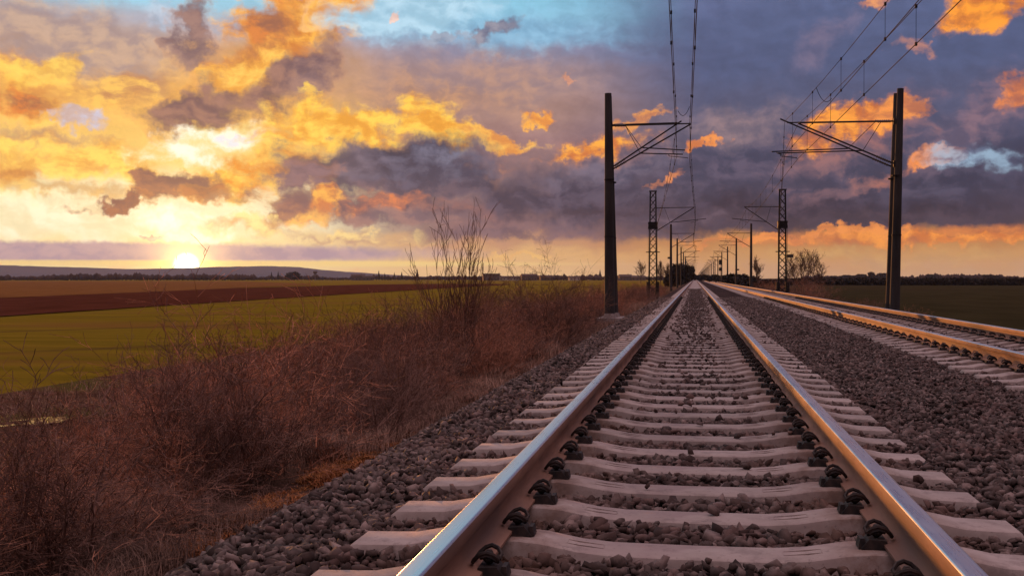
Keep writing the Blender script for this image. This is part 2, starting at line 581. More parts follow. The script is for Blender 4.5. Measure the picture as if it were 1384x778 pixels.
M = {}
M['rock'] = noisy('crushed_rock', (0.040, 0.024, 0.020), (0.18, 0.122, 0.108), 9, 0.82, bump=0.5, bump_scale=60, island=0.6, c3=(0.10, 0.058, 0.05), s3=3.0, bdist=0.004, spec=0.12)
M['bed'] = noisy('ballast_bed', (0.010, 0.006, 0.006), (0.085, 0.058, 0.054), 16, 0.9, bump=1.0, bump_scale=22, c3=(0.08, 0.05, 0.047), s3=0.8, bdist=0.05, spec=0.0)  # near-black tone puts the shade in the gaps between stones into the colour
M['concrete'] = noisy('sleeper_concrete', (0.29, 0.215, 0.190), (0.40, 0.305, 0.275), 5, 0.85, bump=0.35, bump_scale=120, c3=(0.27, 0.19, 0.175), s3=2.6, spec=0.25, bdist=0.003)
mt_ = M['concrete']
t_c = NT(mt_.node_tree)
b_c = mt_.node_tree.nodes['Principled BSDF']
src_ = b_c.inputs['Base Color'].links[0].from_socket
tco = t_c.n('ShaderNodeTexCoord').outputs['Object']
sx = t_c.n('ShaderNodeSeparateXYZ')
t_c.link(tco, sx.inputs[0])
oi = t_c.n('ShaderNodeObjectInfo').outputs['Random']
loc = t_c.vm('ADD', tco, t_c.vm('SCALE', (37.0, 91.0, 17.0), scale=oi))
n1 = t_c.noise(loc, 7.0, 6.0, 0.7).outputs['Fac']
n2 = t_c.noise(loc, 38.0, 4.0, 0.7).outputs['Fac']
ax = t_c.m('ABSOLUTE', sx.outputs[0])
nearrail = t_c.mr(t_c.m('ABSOLUTE', t_c.m('SUBTRACT', ax, 0.7535)), 0.32, 0.10)
c_ = t_c.mix(t_c.m('MULTIPLY', nearrail, t_c.mr(n1, 0.35, 0.62)), src_, (0.20, 0.115, 0.085))
c_ = t_c.mix(t_c.m('MULTIPLY', t_c.mr(n1, 0.52, 0.66), 0.55), c_, (0.17, 0.12, 0.11))
c_ = t_c.mix(t_c.m('MULTIPLY', t_c.mr(n2, 0.60, 0.66), 0.5), c_, (0.13, 0.09, 0.085))
c_ = t_c.vm('SCALE', c_, scale=t_c.mr(oi, 0, 1, 0.82, 1.12, smooth=False))
t_c.put(b_c.inputs['Base Color'], c_)
M['rust'] = noisy('rusty_steel', (0.20, 0.10, 0.07), (0.33, 0.17, 0.115), 12, 0.75, bump=0.5, bump_scale=60, c3=(0.14, 0.08, 0.065), s3=3, spec=0.15, stretch=(1, 0.15, 1), bdist=0.002)
M['oily'] = noisy('oily_spring_steel', (0.012, 0.008, 0.008), (0.045, 0.026, 0.021), 30, 0.75, bump=0.3, bump_scale=80, spec=0.35, bdist=0.003)
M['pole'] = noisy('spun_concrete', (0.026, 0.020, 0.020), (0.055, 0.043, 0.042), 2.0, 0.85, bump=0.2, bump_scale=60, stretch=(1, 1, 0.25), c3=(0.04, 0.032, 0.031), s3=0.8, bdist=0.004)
M['found'] = noisy('foundation_concrete', (0.24, 0.18, 0.17), (0.33, 0.26, 0.24), 4, 0.9, bump=0.4, bump_scale=40, bdist=0.01)
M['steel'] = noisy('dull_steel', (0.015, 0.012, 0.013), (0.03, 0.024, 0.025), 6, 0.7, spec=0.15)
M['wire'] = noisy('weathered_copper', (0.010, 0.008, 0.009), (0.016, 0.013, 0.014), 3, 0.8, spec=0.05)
M['insul'] = noisy('brown_porcelain', (0.05, 0.025, 0.018), (0.07, 0.035, 0.025), 5, 0.25, spec=0.6)
M['soil'] = noisy('bank_earth', (0.07, 0.036, 0.026), (0.13, 0.07, 0.05), 2.5, 0.95, bump=0.8, bump_scale=14, c3=(0.10, 0.07, 0.03), s3=0.35, bdist=0.08, spec=0.0)
M['verge'] = noisy('rough_verge', (0.08, 0.035, 0.022), (0.14, 0.07, 0.042), 1.4, 0.95, bump=1.0, bump_scale=6, c3=(0.10, 0.075, 0.02), s3=0.25, bdist=0.15, spec=0.0)
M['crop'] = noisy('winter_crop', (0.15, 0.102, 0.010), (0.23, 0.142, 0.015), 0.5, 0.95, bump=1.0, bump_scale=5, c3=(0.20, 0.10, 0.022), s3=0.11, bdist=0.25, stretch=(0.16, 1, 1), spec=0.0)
tt_ = NT(M['crop'].node_tree)
bb_ = M['crop'].node_tree.nodes['Principled BSDF']
so_ = bb_.inputs['Base Color'].links[0].from_socket
tc_ = tt_.n('ShaderNodeTexCoord').outputs['Object']
mp_ = tt_.n('ShaderNodeMapping')
tt_.link(tc_, mp_.inputs[0])
mp_.inputs['Rotation'].default_value = (0, 0, R(38))
wv = tt_.n('ShaderNodeTexWave', wave_type='BANDS', bands_direction='X', wave_profile='SIN')
tt_.link(mp_.outputs[0], wv.inputs['Vector'])
wv.inputs['Scale'].default_value = 0.018
wv.inputs['Distortion'].default_value = 0.25
wv.inputs['Detail'].default_value = 1.0
nn_ = tt_.noise(tc_, 0.06, 5.0, 0.65).outputs['Fac']
tr_ = tt_.m('MULTIPLY', tt_.mr(wv.outputs['Fac'], 0.975, 0.995), tt_.mr(nn_, 0.35, 0.55))
cc_ = tt_.mix(tt_.m('MULTIPLY', tr_, 0.6), so_, (0.10, 0.05, 0.02))
cc_ = tt_.mix(tt_.m('MULTIPLY', tt_.mr(nn_, 0.5, 0.72), 0.45), cc_, (0.11, 0.085, 0.012))
tt_.put(bb_.inputs['Base Color'], cc_)
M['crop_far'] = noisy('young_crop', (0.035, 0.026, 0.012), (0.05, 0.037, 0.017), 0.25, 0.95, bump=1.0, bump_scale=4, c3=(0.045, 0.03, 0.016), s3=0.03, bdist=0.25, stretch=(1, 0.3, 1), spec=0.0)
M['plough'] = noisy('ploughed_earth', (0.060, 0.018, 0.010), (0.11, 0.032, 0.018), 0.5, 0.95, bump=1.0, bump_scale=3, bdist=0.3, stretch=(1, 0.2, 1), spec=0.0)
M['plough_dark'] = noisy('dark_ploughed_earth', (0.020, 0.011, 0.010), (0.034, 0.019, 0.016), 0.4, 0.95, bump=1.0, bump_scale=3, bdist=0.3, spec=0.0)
M['stubble'] = noisy('stubble', (0.15, 0.062, 0.020), (0.21, 0.088, 0.028), 0.3, 0.95, bump=1.0, bump_scale=3, bdist=0.2, spec=0.0)
M['twig'] = None
M['twig'] = noisy('red_brown_bark', (0.17, 0.055, 0.030), (0.46, 0.185, 0.105), 3, 0.8, island=0.6, spec=0.3)
M['twig_dark'] = noisy('dark_bark', (0.11, 0.05, 0.037), (0.20, 0.10, 0.075), 3, 0.85, island=0.35, spec=0.2)
M['tree_bark'] = noisy('bare_tree_bark', (0.09, 0.045, 0.035), (0.14, 0.075, 0.055), 2, 0.9, spec=0.1)
for k_ in ('twig', 'twig_dark'):
    tt_ = NT(M[k_].node_tree)
    bb_ = M[k_].node_tree.nodes['Principled BSDF']
    so_ = bb_.inputs['Base Color'].links[0].from_socket
    oi = tt_.n('ShaderNodeObjectInfo').outputs['Random']
    tt_.put(bb_.inputs['Base Color'], tt_.vm('SCALE', so_, scale=tt_.mr(oi, 0, 1, 0.55, 1.45, smooth=False)))
M['straw'] = noisy('dry_straw', (0.20, 0.10, 0.07), (0.34, 0.19, 0.135), 2, 0.8, island=0.5, spec=0.2)
M['deadgrass'] = noisy('dead_grass', (0.10, 0.05, 0.036), (0.20, 0.115, 0.085), 2, 0.85, island=0.5, spec=0.1)
M['moss'] = noisy('rusty_moss', (0.26, 0.085, 0.032), (0.38, 0.15, 0.055), 5, 0.95, island=0.6, spec=0.1)
M['ever'] = noisy('dark_foliage', (0.022, 0.018, 0.015), (0.045, 0.032, 0.026), 0.5, 0.9, island=0.4, spec=0.1)
M['wood_far'] = noisy('far_woodland', (0.05, 0.032, 0.03), (0.085, 0.052, 0.045), 0.02, 0.95, spec=0.0)
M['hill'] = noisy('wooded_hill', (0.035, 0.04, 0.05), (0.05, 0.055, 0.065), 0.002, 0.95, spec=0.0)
M['plaster'] = noisy('pale_plaster', (0.42, 0.36, 0.34), (0.52, 0.45, 0.42), 0.3, 0.9)
M['plaster_dk'] = noisy('brown_plaster', (0.12, 0.08, 0.07), (0.16, 0.11, 0.095), 0.3, 0.9)
M['rooft'] = noisy('dark_roof_tiles', (0.07, 0.04, 0.035), (0.11, 0.06, 0.05), 0.5, 0.9)
M['glass'] = noisy('window_glass', (0.03, 0.03, 0.035), (0.05, 0.05, 0.055), 0.5, 0.1, spec=0.6)
M['sign'] = noisy('sign_enamel', (0.05, 0.04, 0.04), (0.07, 0.055, 0.055), 2, 0.5)

mt, t, bs = new_mat('polished_rail_steel')
tcn = t.n('ShaderNodeTexCoord').outputs['Object']
st_ = t.vm('MULTIPLY', tcn, (60.0, 0.35, 1.0))
nf = t.noise(st_, 3.0, 4.0, 0.6).outputs['Fac']
nf2 = t.noise(t.vm('MULTIPLY', tcn, (9.0, 1.4, 1.0)), 3.0, 4.0, 0.6).outputs['Fac']
t.put(bs.inputs['Base Color'], t.mix(nf, (0.56, 0.55, 0.57), (0.72, 0.71, 0.74)))
bs.inputs['Metallic'].default_value = 1.0
t.put(bs.inputs['Roughness'], t.mr(t.m('MULTIPLY', t.m('ADD', nf, nf2), 0.5), 0.3, 0.7, 0.24, 0.36))
M['polish'] = mt
mt, t, bs = new_mat('water')
bs.inputs['Base Color'].default_value = (0.05, 0.04, 0.035, 1)
bs.inputs['Roughness'].default_value = 0.03
bs.inputs['Specular IOR Level'].default_value = 1.0
M['water'] = mt


# rust dust on the stones close to the rails
tt_ = NT(M['rock'].node_tree)
bb_ = M['rock'].node_tree.nodes['Principled BSDF']
so_ = bb_.inputs['Base Color'].links[0].from_socket
tc_ = tt_.n('ShaderNodeTexCoord').outputs['Object']
sx_ = tt_.n('ShaderNodeSeparateXYZ')
tt_.link(tc_, sx_.inputs[0])
d1 = tt_.m('ABSOLUTE', tt_.m('SUBTRACT', tt_.m('ABSOLUTE', sx_.outputs[0]), 0.7535))
d2 = tt_.m('ABSOLUTE', tt_.m('SUBTRACT', tt_.m('ABSOLUTE', tt_.m('SUBTRACT', sx_.outputs[0], 4.2)), 0.7535))
dd_ = tt_.m('MINIMUM', d1, d2)
nn_ = tt_.noise(tc_, 2.2, 4.0, 0.6).outputs['Fac']
ff_ = tt_.m('MULTIPLY', tt_.mr(dd_, 0.55, 0.08), tt_.mr(nn_, 0.3, 0.62))
tt_.put(bb_.inputs['Base Color'], tt_.mix(tt_.m('MULTIPLY', ff_, 0.6), so_, (0.13, 0.062, 0.042)))

# ------------------------------------------------------------------ levels of the ground
FIELD_L, FIELD_R = -2.0, -1.6
TRK = 4.2            # distance between the two track centres
BX = [-3.3, -2.75, -1.85, -1.3, 0.0, 1.3, 2.1, 2.9, 4.2, 5.5, 6.05, 6.9, 7.4]
BZ = [-1.02, -0.84, -0.315, -0.268, -0.274, -0.268, -0.25, -0.268, -0.274, -0.268, -0.305, -0.83, -1.02]
GXL = [-8.2, -7.3, -5.5, -3.9, -2.9, -2.3]
GZL = [FIELD_L, FIELD_L, -1.5, -0.95, -0.84, -0.92]
GXR = [6.3, 7.0, 8.4, 11.0, 12.0]
GZR = [-0.95, -0.86, -1.0, FIELD_R, FIELD_R]


def wob(x, y, s=1.0):
    return (np.sin(x * 2.1 * s + 1.3 * np.sin(y * 0.9 * s)) * np.cos(y * 1.7 * s + 0.7 * np.sin(x * 1.1 * s))
            + 0.5 * np.sin(x * 5.3 * s + y * 3.7 * s) * np.cos(y * 4.9 * s - x * 1.9 * s))


def bed_z(x, y):
    return np.interp(x, BX, BZ) + 0.012 * wob(x, y, 1.3)


def bank_z(x, y):
    x, y = np.asarray(x, float), np.asarray(y, float)
    l = np.interp(x, GXL, GZL)
    r = np.interp(x, GXR, GZR)
    inner = np.where(x < 2, np.clip((x + 8.0) / 1.5, 0, 1), np.clip((11.8 - x) / 1.5, 0, 1))
    return np.where(x < 2, l, r) + 0.05 * wob(x, y, 0.8) * inner


def ysteps(y0, y1, s0, g=1.03):
    out, y, s = [y0], y0, s0
    while y < y1:
        y += s
        s *= g
        out.append(min(y, y1))
    return np.array(out)


def sheet(name, xs, ys, zf, mat, kind='structure'):
    X, Y = np.meshgrid(xs, ys)
    Z = zf(X, Y)
    v = np.stack([X.ravel(), Y.ravel(), Z.ravel()], 1)
    nx, ny = len(xs), len(ys)
    i = np.arange(nx - 1)[None, :] + np.arange(ny - 1)[:, None] * nx
    f = np.stack([i, i + 1, i + nx + 1, i + nx], -1).reshape(-1, 4)
    o = link_mesh(name, np_mesh(name, v, f, smooth=True), M[mat])
    return tag(o, kind=kind)


FAR = 11500.0
ysf = ysteps(-12.0, FAR, 0.22, 1.022)
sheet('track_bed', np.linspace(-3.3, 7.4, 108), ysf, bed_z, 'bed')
sheet('embankment', np.concatenate([np.linspace(-8.2, -2.3, 40)]), ysf, bank_z, 'soil')
sheet('embankment', np.linspace(6.3, 12.0, 34), ysf, bank_z, 'soil')


def polygon(name, pts, z, mat):
    """flat piece of land with the given corners (x, y)"""
    mb = MB()
    mb.add([(x, y, z) for x, y in pts], [tuple(range(len(pts)))])
    me = mb.mesh(name)
    if me.polygons[0].normal.z < 0:
        me.flip_normals()
    return tag(link_mesh(name, me, M[mat]), kind='structure')


polygon('field', [(-7.9, -60), (-7.9, FAR), (-FAR, FAR), (-FAR, -60)], FIELD_L - 0.02, 'crop')
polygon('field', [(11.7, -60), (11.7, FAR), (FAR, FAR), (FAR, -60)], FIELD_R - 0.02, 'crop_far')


def g2(px, py, z):
    p = at_z(px, py, z)
    return (p.x, p.y)


# bare verge between the hedge and the crop, with a little relief
sheet('verge', np.concatenate([np.linspace(-16.4, -7.7, 44)]), ysteps(-10, 420, 0.3, 1.03),
      lambda X, Y: FIELD_L - 0.005 + 0.05 * wob(X, Y, 0.6) * np.clip((X + 16.6) / 1.2, 0, 1) + 0.012 + 0.03 * np.clip((-7.6 - X), 0, 1), 'verge')


def strip(name, rows, z, mat):
    """band of land between a near and a far edge; rows of (px, near row, far row) in the photo"""
    mb = MB()
    for a, b in zip(rows[:-1], rows[1:]):
        n = 5
        for k in range(n):
            u0, u1 = k / n, (k + 1) / n
            q = []
            for u, w in ((u0, 1), (u1, 1), (u1, 2), (u0, 2)):
                px = a[0] + (b[0] - a[0]) * u
                py = a[w] + (b[w] - a[w]) * u
                x, y = g2(px, py, z)
                q.append((x, y, z))
            mb.add(q, [(0, 1, 2, 3)])
    return tag(mb.build(name, M[mat]), kind='structure')


strip('ploughed_field', [(-500, 458, 425), (0, 427, 402.5), (300, 407.5, 389.8), (480, 396.5, 384.6), (570, 391.2, 383.4), (640, 387.0, 383.2), (690, 384.6, 383.6)], FIELD_L + 0.05, 'plough')
strip('stubble_field', [(-500, 424.5, 380), (0, 402.2, 379.6), (240, 392.6, 379.8), (330, 388.4, 380.2), (420, 384.9, 383.0)], FIELD_L + 0.06, 'stubble')
pl = [(14, 395), (60, 395), g2(1384, 385, FIELD_R), g2(1900, 385.5, FIELD_R), (3500, 1500), (3200, 5200), (14, 5200)]
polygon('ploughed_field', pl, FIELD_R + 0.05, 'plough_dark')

# puddles on the verge
for k, (px, py, rx, ry) in enumerate([(55, 567, 0.45, 0.26), (8, 571, 0.3, 0.22)]):
    x0, y0 = g2(px, py, FIELD_L + 0.1)
    mb = MB()
    n = 26
    ring = [(x0 + rx * math.cos(2 * math.pi * i / n) * (1 + 0.25 * math.sin(3.1 * i)), y0 + ry * 2.2 * math.sin(2 * math.pi * i / n) * (1 + 0.2 * math.cos(2.3 * i)), FIELD_L + 0.085) for i in range(n)]
    mb.add(ring, [tuple(range(n))])
    o = mb.build('puddle', M['water'])
    tag(o, kind='structure')

# hills on the horizon, nine kilometres away
HD = 9000.0
hp = [(-500, 352), (-250, 354), (-60, 357), (0, 358), (60, 359.5), (120, 361), (180, 362.8), (235, 361.5), (300, 359.3), (365, 357.8), (405, 359.6), (440, 364), (480, 367), (530, 370.5), (580, 374), (640, 377)]
cols = []
for px, py in hp:
    d = ray(px, 376)
    hgt = CP.z + (376 - py) * 0.9 / FPX * HD
    c = CP + Vector((d.x, d.y, 0)).normalized() * HD
    cols.append((c, hgt))
vs, fs = [], []
sub = 6
line = []
for i in range(len(cols) - 1):
    for k in range(sub):
        u = k / sub
        line.append((cols[i][0].lerp(cols[i + 1][0], u), cols[i][1] * (1 - u) + cols[i + 1][1] * u + random.uniform(-1.5, 1.5)))
for c, h in line:
    n = Vector((c.x, c.y, 0)).normalized()
    for off, k in ((-900, -0.02), (-500, 0.45), (-200, 0.85), (0, 1.0), (400, 0.8), (1200, -0.02)):
        q = c + n * off
        vs.append((q.x, q.y, FIELD_L + (h - FIELD_L) * k))
m_ = 6
for i in range(len(line) - 1):
    for k in range(m_ - 1):
        fs.append((i * m_ + k, (i + 1) * m_ + k, (i + 1) * m_ + k + 1, i * m_ + k + 1))
o = MB().add(vs, fs).build('hills', M['hill'], smooth=True)
tag(o, kind='structure')

# ------------------------------------------------------------------ rails
WEBP = [(0.075, -0.172), (0.075, -0.162), (0.060, -0.157), (0.024, -0.146), (0.011, -0.134), (0.0085, -0.115), (0.0085, -0.070), (0.011, -0.058), (0.0335, -0.0505)]
web = WEBP + [(-x, z) for x, z in reversed(WEBP)]
HEADP = [(0.0345, -0.0505), (0.0362, -0.047), (0.0358, -0.014), (0.0348, -0.0075)]
TOPP = [(0.0348, -0.0075), (0.0325, -0.0038), (0.0290, -0.0016), (0.024, -0.0010), (0.017, -0.0005), (0.009, -0.0001), (0.0, 0.0)]
head = HEADP + [(-x, z) for x, z in reversed(HEADP)]
top = TOPP + [(-x, z) for x, z in reversed(TOPP[:-1])]
RY = ysteps(-6.0, 3000.0, 1.5, 1.04)
web_me = MB().sweep_y(web, RY).mesh('web_and_foot', True)
head_me = MB().sweep_y(head, RY, closed=False).mesh('head', True)
top_me = MB().sweep_y([(x, z + 0.0) for x, z in reversed(top)], RY, closed=False).mesh('running_surface', True)
for me in (head_me, web_me, top_me):
    me.set_sharp_from_angle(angle=R(40))
for x, lab in ((-0.7535, 'rusty rail with silver running surface, on the left side of the near track'),
               (0.7535, 'rail lit orange on its inner face, on the right side of the near track'),
               (TRK - 0.7535, 'orange lit rail of the right hand track, the one closer to the camera'),
               (TRK + 0.7535, 'orange lit rail of the right hand track, beside the masts and field')):
    t_ = empty('rail', (x, 0, 0), lab, 'rail', 'rails of the two tracks')
    link_mesh('web_and_foot', web_me, M['rust'], t_)
    h_ = link_mesh('head', head_me, M['rust'], t_)
    link_mesh('running_surface', top_me, M['polish'], h_)

# ------------------------------------------------------------------ sleepers
SP = 0.6
Y0 = 4.21 - 3 * SP
TX = [0.0, 0.30, 0.42, 0.56, 0.64, 0.87, 0.95, 1.08, 1.20, 1.285]
TZ = [-0.226, -0.224, -0.214, -0.189, -0.183, -0.183, -0.187, -0.212, -0.216, -0.218]
xs_ = [-x for x in reversed(TX[1:])] + TX
zs_ = [z for z in reversed(TZ[1:])] + TZ


def sleeper_mesh(name, full=True):
    mb = MB()
    n = 8
    vs = []
    for x, zt in zip(xs_, zs_):
        for y, dz in ((-0.150, -0.16), (-0.118, -0.022), (-0.110, -0.006), (-0.098, 0.0), (0.098, 0.0), (0.110, -0.006), (0.118, -0.022), (0.150, -0.16)):
            vs.append((x, y, zt + dz))
    # sloped ends
    for s in (-1, 1):
        base = (0 if s < 0 else len(xs_) - 1) * n
        for k in range(n):
            x, y, z = vs[base + k]
            vs.append((s * (1.300 + (0.0 if k in (2, 3, 4, 5) else (0.012 if k in (1, 6) else 0.055))), y * (1.0 if k in (0, 7) else 0.95), z - (0.012 if k in (2, 3, 4, 5) else 0.0)))
    fs = []
    L = len(xs_)
    order = [L] + list(range(L)) + [L + 1]
    for a, b in zip(order[:-1], order[1:]):
        for k in range(n - 1):
            fs.append((a * n + k, b * n + k, b * n + k + 1, a * n + k + 1))
    fs.append(tuple(L * n + k for k in range(n)))
    fs.append(tuple((L + 1) * n + k for k in reversed(range(n))))
    mb.add(vs, fs)
    if full:
        # cast frame mark on the slope beside each rail
        for s in (-1, 1):
            for (xa, xb, ya, yb) in ((0.33, 0.47, -0.030, -0.027), (0.33, 0.47, 0.027, 0.030), (0.33, 0.333, -0.027, 0.027), (0.467, 0.47, -0.027, 0.027)):
                za, zb = np.interp(xa, TX, TZ) + 0.0015, np.interp(xb, TX, TZ) + 0.0015
                v = [(s * xa, ya, za), (s * xb, ya, zb), (s * xb, yb, zb), (s * xa, yb, za)]
                v += [(p[0], p[1], p[2] - 0.004) for p in v]
                mb.add(v, [(0, 1, 2, 3), (7, 6, 5, 4), (0, 4, 5, 1), (1, 5, 6, 2), (2, 6, 7, 3), (3, 7, 4, 0)])
    me = mb.mesh(name, True)
    me.set_sharp_from_angle(angle=R(32))
    return me


def fastening_mesh():
    """guide plate and bent spring clip on the +x side of a rail standing at x = 0"""
    mb = MB()
    v = [(0.070, -0.075, -0.185), (0.185, -0.062, -0.185), (0.185, 0.062, -0.185), (0.070, 0.075, -0.185),
         (0.076, -0.070, -0.152), (0.150, -0.058, -0.150), (0.150, 0.058, -0.150), (0.076, 0.070, -0.152)]
    mb.add(v, [(3, 2, 1, 0), (4, 5, 6, 7), (0, 1, 5, 4), (1, 2, 6, 5), (2, 3, 7, 6), (3, 0, 4, 7)])
    mb.box((0.160, -0.05, -0.186), (0.195, 0.05, -0.150), 0.008)
    for s in (-1, 1):
        pts = [(0.048, s * 0.020, -0.142), (0.052, s * 0.045, -0.138), (0.062, s * 0.062, -0.126), (0.085, s * 0.072, -0.108),
               (0.112, s * 0.072, -0.100), (0.138, s * 0.064, -0.108), (0.156, s * 0.046, -0.126), (0.152, s * 0.026, -0.136),
               (0.132, s * 0.018, -0.130), (0.105, s * 0.020, -0.122), (0.082, s * 0.014, -0.128), (0.078, 0.0, -0.130)]
        mb.tube(pts, 0.0085, 6)
    me = mb.mesh('rail_clip', True)
    me.set_sharp_from_angle(angle=R(40))
    return me


def screw_mesh():
    mb = MB()
    mb.lathe((0.112, 0, -0.15), [(0.009, 0.0), (0.026, 0.012), (0.028, 0.018), (0.022, 0.022)], 10)
    mb.lathe((0.112, 0, -0.13), [(0.016, 0.0), (0.017, 0.020), (0.011, 0.028)], 6)
    return mb.mesh('screw')


sl_me = sleeper_mesh('concrete_sleeper')
sl_me.materials.append(M['concrete'])
cl_me = fastening_mesh()
cl_me.materials.append(M['oily'])
sc_me = screw_mesh()
sc_me.materials.append(M['oily'])


def sleeper(x0, y, label, group, lvl):
    s_ = link_mesh('concrete_sleeper', sl_me)
    s_.location = (x0 + random.uniform(-0.006, 0.006), y + random.uniform(-0.008, 0.008), random.uniform(-0.002, 0.002))
    s_.rotation_euler = (random.uniform(-0.012, 0.012), 0, random.uniform(-0.006, 0.006))
    tag(s_, label, 'sleeper', group)
    if lvl:
        for rx in (-0.7535, 0.7535):
            for sg in (-1, 1):
                c_ = link_mesh('rail_clip', cl_me, None, s_, (rx, 0, 0))
                c_.rotation_euler = (0, 0, 0 if sg > 0 else math.pi)
                c_.scale = (0.82, 0.76, 0.98)
                if lvl > 1:
                    link_mesh('screw', sc_me, None, c_)


NL, NR = 180, 115
YR0 = Y0 + 14 * SP + 0.23
left_ys = [Y0 + k * SP for k in range(NL)]
right_ys = [YR0 + k * SP for k in range(NR)]
for k, y in enumerate(left_ys):
    sleeper(0.0, y, 'pale concrete sleeper with black rail clips under the near left track', 'sleepers of the near track', 2 if k < 30 else (1 if k < 90 else 0))
for k, y in enumerate(right_ys):
    sleeper(TRK, y, 'pale concrete sleeper with black rail clips under the right hand track', 'sleepers of the right hand track', 2 if k < 10 else (1 if k < 75 else 0))
# the far sleepers of both tracks, past counting
far_me = sleeper_mesh('sleepers_far', False)
fv = np.zeros(len(far_me.vertices) * 3, dtype=np.float32)
far_me.vertices.foreach_get('co', fv)
fv = fv.reshape(-1, 3)
quads = np.array([list(p.vertices) for p in far_me.polygons if len(p.vertices) == 4])
offs = [(0.0, Y0 + k * SP) for k in range(NL, 900)] + [(TRK, YR0 + k * SP) for k in range(NR, 850)]
av = np.concatenate([fv + np.array([a, b, 0], dtype=np.float32) for a, b in offs])
af = np.concatenate([quads + i * len(fv) for i in range(len(offs))])
o = link_mesh('far_sleepers', np_mesh('far_sleepers', av, af), M['concrete'])
tag(o, 'far rows of pale concrete sleepers running to the horizon', 'sleepers', kind='stuff')

# ------------------------------------------------------------------ ballast stones
import bmesh


def ico(level):
    bm = bmesh.new()
    bmesh.ops.create_icosphere(bm, subdivisions=level, radius=1.0)
    v = np.array([q.co[:] for q in bm.verts], dtype=np.float32)
    f = np.array([[q.index for q in p.verts] for p in bm.faces], dtype=np.int32)
    bm.free()
    return v, f


def chips(n, k, seedn):
    """n sharp-edged stone shapes: convex hulls of k points"""
    r_ = np.random.default_rng(seedn)
    V, F = [], []
    while len(V) < n:
        p = r_.normal(size=(k, 3))
        p /= np.linalg.norm(p, axis=1, keepdims=True)
        p *= r_.uniform(0.86, 1.06, (k, 1))
        bm = bmesh.new()
        for q in p:
            bm.verts.new(q)
        bmesh.ops.convex_hull(bm, input=bm.verts[:])
        bm.verts.index_update()
        f = [[q.index for q in a.verts] for a in bm.faces]
        ok = len(f) == 2 * k - 4 and all(len(a) == 3 for a in f)
        if ok:
            V.append([q.co[:] for q in bm.verts])
            F.append(f)
        bm.free()
    return np.array(V, dtype=np.float32), np.array(F, dtype=np.int32)


CH = {2: chips(110, 12, 5), 1: chips(60, 8, 6)}


def stones(name, P_, rad, level, seedn=0):
    """crushed rock: sharp hull shapes, stretched and turned at random"""
    r_ = np.random.default_rng(seedn)
    bv, bf = CH[level]
    n = len(P_)
    pick = r_.integers(0, len(bv), n)
    sc = np.stack([r_.uniform(1.0, 1.6, n), r_.uniform(0.7, 1.15, n), r_.uniform(0.45, 0.9, n)], 1).astype(np.float32) * rad[:, None]
    v = bv[pick] * sc[:, None, :]
    q = r_.normal(size=(n, 4))
    q[:, 1:3] *= 0.4
    q /= np.linalg.norm(q, axis=1, keepdims=True)
    w, x, y, z = q.T
    Rm = np.stack([1 - 2 * (y * y + z * z), 2 * (x * y - z * w), 2 * (x * z + y * w), 2 * (x * y + z * w), 1 - 2 * (x * x + z * z), 2 * (y * z - x * w),
                   2 * (x * z - y * w), 2 * (y * z + x * w), 1 - 2 * (x * x + y * y)], 1).reshape(n, 3, 3).astype(np.float32)
    v = np.einsum('nij,nvj->nvi', Rm, v) + P_[:, None, :].astype(np.float32)
    f = bf[pick] + (np.arange(n, dtype=np.int32) * bv.shape[1])[:, None, None]
    return link_mesh(name, np_mesh(name, v.reshape(-1, 3), f.reshape(-1, 3)), M['rock'])


def in_sleeper(x, y, grow=0.0):
    a = (np.abs(x) < 1.30 + grow) & (np.abs((y - Y0 + SP / 2) % SP - SP / 2) < 0.118 + grow)
    b = (np.abs(x - TRK) < 1.30 + grow) & (np.abs((y - YR0 + SP / 2) % SP - SP / 2) < 0.118 + grow)
    return a | b


def ballast_points(y0, y1, dens, lift):
    area = (y1 - y0) * 9.7
    n = int(area * dens)
    x = rng.uniform(-2.95, 7.0, n)
    y = rng.uniform(y0, y1, n)
    # keep what the camera (or one a step aside) can see
    keep = (x > -0.68 * y - 1.2) & (x < 0.36 * y + 1.6)
    keep &= ~in_sleeper(x, y, 0.012)
    x, y = x[keep], y[keep]
    z = bed_z(x, y) + rng.uniform(-0.01, lift, len(x))
    return np.stack([x, y, z], 1)


a = ballast_points(1.9, 8.0, 1500, 0.034)
o = stones('ballast', a, rng.uniform(0.013, 0.033, len(a)) * rng.choice([1, 1, 1, 0.75, 1.35], len(a)), 2, 1)
tag(o, 'sharp crushed stone ballast packed between the near sleepers', 'ballast', kind='stuff')
a = ballast_points(8.0, 22.0, 900, 0.034)
o = stones('ballast', a, rng.uniform(0.017, 0.040, len(a)), 1, 2)
tag(o, 'crushed stone ballast a little further along the two tracks', 'ballast', kind='stuff')
a = ballast_points(22.0, 60.0, 330, 0.03)
o = stones('ballast', a, rng.uniform(0.03, 0.058, len(a)), 1, 3)
tag(o, 'distant crushed stone ballast along the two tracks', 'ballast', kind='stuff')
# stones lying on top of the sleepers
n = 4200
x = np.clip(rng.normal(0.03, 0.25, n), -0.6, 0.6)
kk = (rng.uniform(0, 1, n) ** 0.75 * 175).astype(int)
y = Y0 + kk * SP + rng.uniform(-0.09, 0.09, n)
keep = (rng.uniform(0, 1, n) < np.clip((y - 2.0) / 26.0, 0.10, 1.0))
x, y = x[keep], y[keep]
z = np.interp(np.abs(x), TX, TZ) + 0.016
o = stones('ballast', np.stack([x, y, z], 1), rng.uniform(0.018, 0.036, len(x)), 2, 4)
tag(o, 'loose stones lying on top of the near sleepers', 'ballast', kind='stuff')

# ------------------------------------------------------------------ masts and overhead line
def lerp(a, b, u):
    return a + (b - a) * u


